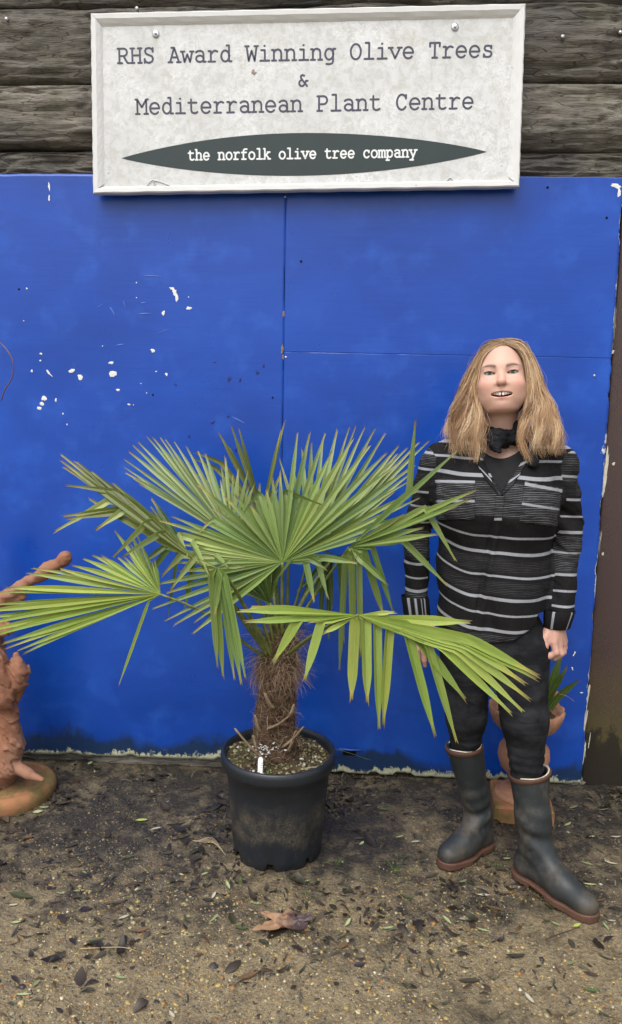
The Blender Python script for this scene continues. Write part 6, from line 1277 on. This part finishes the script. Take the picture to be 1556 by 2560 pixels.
pd = np.array([(0.024, 0.019, 0.015), (0.042, 0.031, 0.023), (0.065, 0.048, 0.034), (0.038, 0.036, 0.018), (0.10, 0.075, 0.05), (0.030, 0.022, 0.024)])
x, y = area(6000, 1); N = len(x); mu = flakes('leaf_mulch', x, y, lg_.uniform(.010, .042, N), lg_.uniform(.005, .018, N), pd[lg_.choice(6, N, p=[.26, .28, .16, .12, .08, .10])]*lg_.uniform(.7, 1.25, (N, 1)), FLM.m, .22, 4); tag(mu, 'dark rotting leaf litter lying over the muddy ground by the wall', 'leaf litter', kind='stuff')
x, y = area(420, 1); N = len(x); mu = flakes('large_leaf_litter', x, y, lg_.uniform(.038, .085, N), lg_.uniform(.018, .036, N), pd[lg_.choice(6, N, p=[.26, .28, .16, .12, .08, .10])]*lg_.uniform(.6, 1.1, (N, 1)), FLM.m, .16, 14); tag(mu, 'larger dark wet leaves lying near the foot of the blue boards', 'leaf litter', kind='stuff')
x, y = area(650, 0); N = len(x); mu = flakes('olive_leaf_litter', x, y, lg_.uniform(.018, .048, N), lg_.uniform(.005, .010, N), np.array([(0.06, 0.055, 0.035), (0.10, 0.095, 0.06), (0.045, 0.05, 0.03), (0.15, 0.13, 0.085), (0.09, 0.05, 0.025)])[lg_.choice(5, N)]*lg_.uniform(.7, 1.2, (N, 1)), FLM.m, .12, 5); tag(mu, 'narrow grey brown fallen leaves scattered over the whole ground', 'leaf litter', kind='stuff')
# single leaves one can pick out: position in the picture, length, width, heading, colour
def fallen(px, py, ln, wd, head, col, label, group=None, curl=.1, name='fallen_leaf'):
    p = atZ(px, py, .004); M_ = 9; s_ = np.linspace(-1, 1, M_); prof = np.clip(1-np.abs(s_)**2.2, .03, 1); V = []; C_ = []
    c, n_ = math.cos(head), math.sin(head)
    for i in range(M_):
        for a_ in (-1, -.45, 0, .45, 1):
            u = s_[i]*ln/2; v = a_*prof[i]*wd/2+curl*.3*u*u/ln; w = .0035+.35*abs(v)*.6+curl*(u*u)/ln*1.2
            V.append((u*c-v*n_, u*n_+v*c, w)); C_.append(np.array(col)*(1.25 if a_ == 0 else 1.0)*random.uniform(.9, 1.1))
    gh = float(ground_h(np.array([p[0]]), np.array([p[1]]))[0]); V = np.array(V)+np.array([p[0], p[1], gh])
    me = mesh(name, V, grid_faces(M_, 5)); cattr(me, 'col', np.array(C_)); ob = link(name, me, FLM.m); tag(ob, label, 'leaf', group); return ob
def zone(px, py):
    if py > 2380: return 'at the bottom of the picture, ' + ('left' if px < 520 else 'centre' if px < 1040 else 'right')
    if px > 1490: return 'by the right edge beyond the boot'
    if px > 1280: return 'around the front rubber boot'
    if px > 1000: return 'near the woman\'s rear boot'
    if px > 830: return 'between the pot and the boots'
    if px > 480: return 'close in front of the black pot'
    return 'left of the pot, ' + ('by the statue' if py < 2120 else 'further forward')
PG, YG, DG, BR_, PA = (0.36, 0.42, 0.20), (0.40, 0.47, 0.10), (0.09, 0.13, 0.045), (0.17, 0.10, 0.05), (0.46, 0.43, 0.32)
fallen(354, 2047, .045, .016, .2, YG, 'bright yellow green leaf lying between the statue and the pot')
fallen(94, 2026, .036, .022, .5, (0.42, 0.42, 0.24), 'cream coloured leaf on the mud beside the statue\'s round base')
fallen(226, 1906, .030, .018, 1.3, (0.30, 0.36, 0.20), 'upright oval pale leaf just below the left blue board')
fallen(1342, 2083, .050, .016, -.25, (0.30, 0.19, 0.07), 'curled tan leaf lying right of the front boot\'s ankle')
fallen(1443, 2312, .030, .012, .5, YG, 'small green leaf under the toe of the front rubber boot')
fallen(52, 2238, .085, .026, -.2, (0.055, 0.065, 0.025), 'long dark green leaf at the left edge of the gravel')
fallen(1168, 2287, .046, .011, 0, (0.32, 0.31, 0.22), 'pale narrow leaf on the gravel left of the front boot\'s toe')
fallen(1210, 2230, .040, .011, 0, PA, 'whitish leaf lying between the two rubber boots')
fallen(1268, 2140, .028, .008, .1, PG, 'short pale leaf just behind the front boot\'s heel')
lst = [(110, 2016, .3), (198, 2223, .1), (390, 2067, .4), (212, 2176, -.7), (512, 2180, .9), (425, 2205, 1.2), (33, 2260, .1), (92, 2462, 1.4), (58, 2486, .4), (302, 2440, .05), (535, 2232, 1.2), (640, 2255, -.3), (570, 2205, -.9), (535, 2296, 1.4),
       (1040, 2098, .1), (1435, 2010, .2), (1420, 2060, .6), (1470, 2158, -.5), (1528, 2158, -.4), (1440, 2206, -.6), (1475, 2210, -.2), (1390, 2308, -.5), (1530, 2302, -.2), (1515, 2317, 1.3), (1118, 2292, -1.0), (1210, 2314, .0), (1325, 2484, -.9), (1160, 2196, .3), (870, 2303, 1.0), (970, 2315, .3), (430, 2530, -1.0), (1430, 2400, 0.2), (1000, 2085, .3), (1350, 2140, .0), (310, 2290, .6), (770, 2197, .1), (905, 2104, 1.0), (1478, 2088, .2), (1540, 2090, .2), (1515, 2010, .3), (40, 2310, .2), (150, 2230, -.3)]
for i, (px, py, hd_) in enumerate(lst): fallen(px, py, lg_.uniform(.024, .046), lg_.uniform(.007, .011), hd_+lg_.normal(0, .2), np.array([PG, (0.28, 0.33, 0.16), PA, (0.22, 0.27, 0.13)][i % 4])*lg_.uniform(.75, 1.1), ['pale green', 'grey green', 'cream', 'dull green'][i % 4]+' narrow leaf '+zone(px, py), 'pale olive leaves on the gravel', lg_.uniform(.0, .25))
lst = [(320, 2140, .1), (70, 2090, .2), (180, 2110, .5), (420, 2130, .2), (240, 2352, .3), (355, 2322, .5), (520, 2245, .05), (300, 2250, .5), (605, 2320, -.2), (860, 2362, .7), (660, 2355, -.6), (460, 2090, .6), (1020, 2240, -.6), (1240, 2260, .1), (1175, 2440, .3), (1430, 2352, 1.5), (1480, 2470, -.6), (1330, 2110, .3), (1290, 2380, .1), (900, 2090, .2), (960, 2020, .1), (620, 2440, .5), (220, 2470, .2), (1080, 2180, .4), (1385, 2260, -.7), (1495, 2250, .3)]
for i, (px, py, hd_) in enumerate(lst): fallen(px, py, lg_.uniform(.034, .062), lg_.uniform(.010, .018), hd_+lg_.normal(0, .2), np.array([DG, BR_, (0.055, 0.05, 0.035), (0.08, 0.07, 0.05)][i % 4])*lg_.uniform(.6, 1.0), ['dark green', 'reddish brown', 'blackish', 'grey brown'][i % 4]+' decaying leaf '+zone(px, py), 'dark decaying leaves on the ground', lg_.uniform(.0, .35))
# crumpled brown leaf in the foreground
p = atZ(715, 2318, .0); nu = 26; nv = 18; U_, V_ = np.meshgrid(np.linspace(-1, 1, nu), np.linspace(-1, 1, nv), indexing='ij')
edge = 1+.30*np.sin(np.arctan2(V_, U_)*5+.6)*np.hypot(U_, V_)**2; xx = U_*.058*edge; yy = V_*.040*edge*np.clip(1.15-.35*np.abs(U_), 0, 2); zz = .010+.020*np.clip(-V_, 0, 1)**2*(.6+.5*U_)+.012*np.abs(fbm(np.stack([U_*2.6, V_*2.6, U_*0], -1), 7, 3))+.010*(U_*U_)
fold = np.clip(V_+.35, 0, 1); zz = zz+fold*.016*np.sin(np.clip(fold*3, 0, math.pi))
V = np.stack([p[0]+xx, p[1]+yy, zz], -1).reshape(-1, 3); me = mesh('crumpled_leaf', V, grid_faces(nu, nv)); tcol = np.clip((U_+.25)*1.5+fbm(np.stack([U_*3, V_*3, U_*0], -1), 3, 2)*.5, 0, 1)[..., None]; cattr(me, 'col', (np.array([0.36, 0.21, 0.12])*(1-tcol)+np.array([0.085, 0.055, 0.055])*tcol).reshape(-1, 3)); cl_ = link('crumpled_leaf', me, FLM.m); tag(cl_, 'large crumpled tan and purple brown leaf in front of the pot', 'leaf')
TWM = plain('twig_bark', (0.055, 0.040, 0.030), .8, .3, .3, 80)
def twig(pts, r, label, m=TWM, name='twig', cat='twig'):
    P = [atZ(x_, y_, z_) for x_, y_, z_ in pts]; V, F = tube(spline(P, 14), np.linspace(r, r*.5, 14), 6); ob = link(name, mesh(name, V, F), m); tag(ob, label, cat); return ob
twig([(1365, 2348, .006), (1400, 2335, .007), (1450, 2318, .006)], .0022, 'thin dark twig on the gravel below the front boot')
twig([(725, 2340, .02), (745, 2362, .012), (772, 2382, .005)], .0022, 'dark stalk lying below the crumpled tan leaf', name='leaf_stalk', cat='stalk')
twig([(200, 2372, .006), (300, 2368, .008), (345, 2378, .006)], .0017, 'thin straw coloured stalk on the gravel at the left', plain('straw', (0.36, 0.27, 0.14), .7, .3, .2, 60), 'stalk', 'stalk')
STRAW = plain('pale_straw', (0.42, 0.33, 0.20), .7, .3, .2, 60); ss = empty('dry_grass', tuple(atZ(520, 2105, 0))); tag(ss, 'small wisp of dry pale grass lying against the pot\'s left side', 'dry grass')
for k in range(6): a_ = atZ(480+k*2, 2100+k, .008); m_ = atZ(515+k*3, 2106-k*2.5, .014); b_ = atZ(540+k*5, 2104+k*7, .005); V, F = tube(spline([a_, m_, b_], 10), np.linspace(.0006, .0009, 10), 5); link('stem', mesh('stem', V, F), STRAW, ss)
GRS = plain('grass_green', (0.105, 0.20, 0.035), .5, .4, .3, 60)
for (px, py, n_, hgt, lab_) in ((988, 2180, 12, .085, 'sparse green grass tuft between the pot and the woman\'s boots'), (838, 2160, 7, .03, 'tiny green grass sprig right of the pot\'s foot'), (765, 2240, 5, .03, 'small green sprout in front of the pot'), (600, 2205, 6, .03, 'small green sprout left in front of the pot'), (525, 2085, 4, .035, 'green grass blades by the pot\'s left side'), (1240, 2165, 5, .03, 'grass blades between the two rubber boots')):
    c0_ = atZ(px, py, 0.0); tf = empty('grass_tuft', tuple(c0_)); tag(tf, lab_, 'grass')
    for k in range(n_):
        a_ = lg_.uniform(0, 2*math.pi); hh = hgt*lg_.uniform(.4, 1.1); sp = lg_.uniform(.01, .05) if k else .004; e_ = c0_+np.array([math.cos(a_)*sp, math.sin(a_)*sp*.6, hh if k % 3 == 0 else hh*.35]); b_ = c0_+np.array([math.cos(a_)*.006, math.sin(a_)*.006, 0.0])
        V, F = tube(spline([b_, lerp(b_, e_, .5)+(0, 0, hh*.2), e_], 8), np.linspace(.0013, .0005, 8), 4, True, .4); link('blade', mesh('blade', V, F), GRS, tf)

# leaves that would share a label are told apart by their order from the left
from collections import defaultdict
_by = defaultdict(list)
for ob in COL.objects:
    if ob.get('category') == 'leaf' and ob.parent is None: _by[ob['label']].append((float(np.mean([v.co.x/max(v.co.y, .1) for v in ob.data.vertices])), ob))
for lab_, lst in _by.items():
    if len(lst) > 1:
        for k, (_, ob) in enumerate(sorted(lst, key=lambda e: e[0])): ob['label'] = lab_+', '+('leftmost' if k == 0 else ['second', 'third', 'fourth', 'fifth', 'sixth'][k-1]+' from the left')
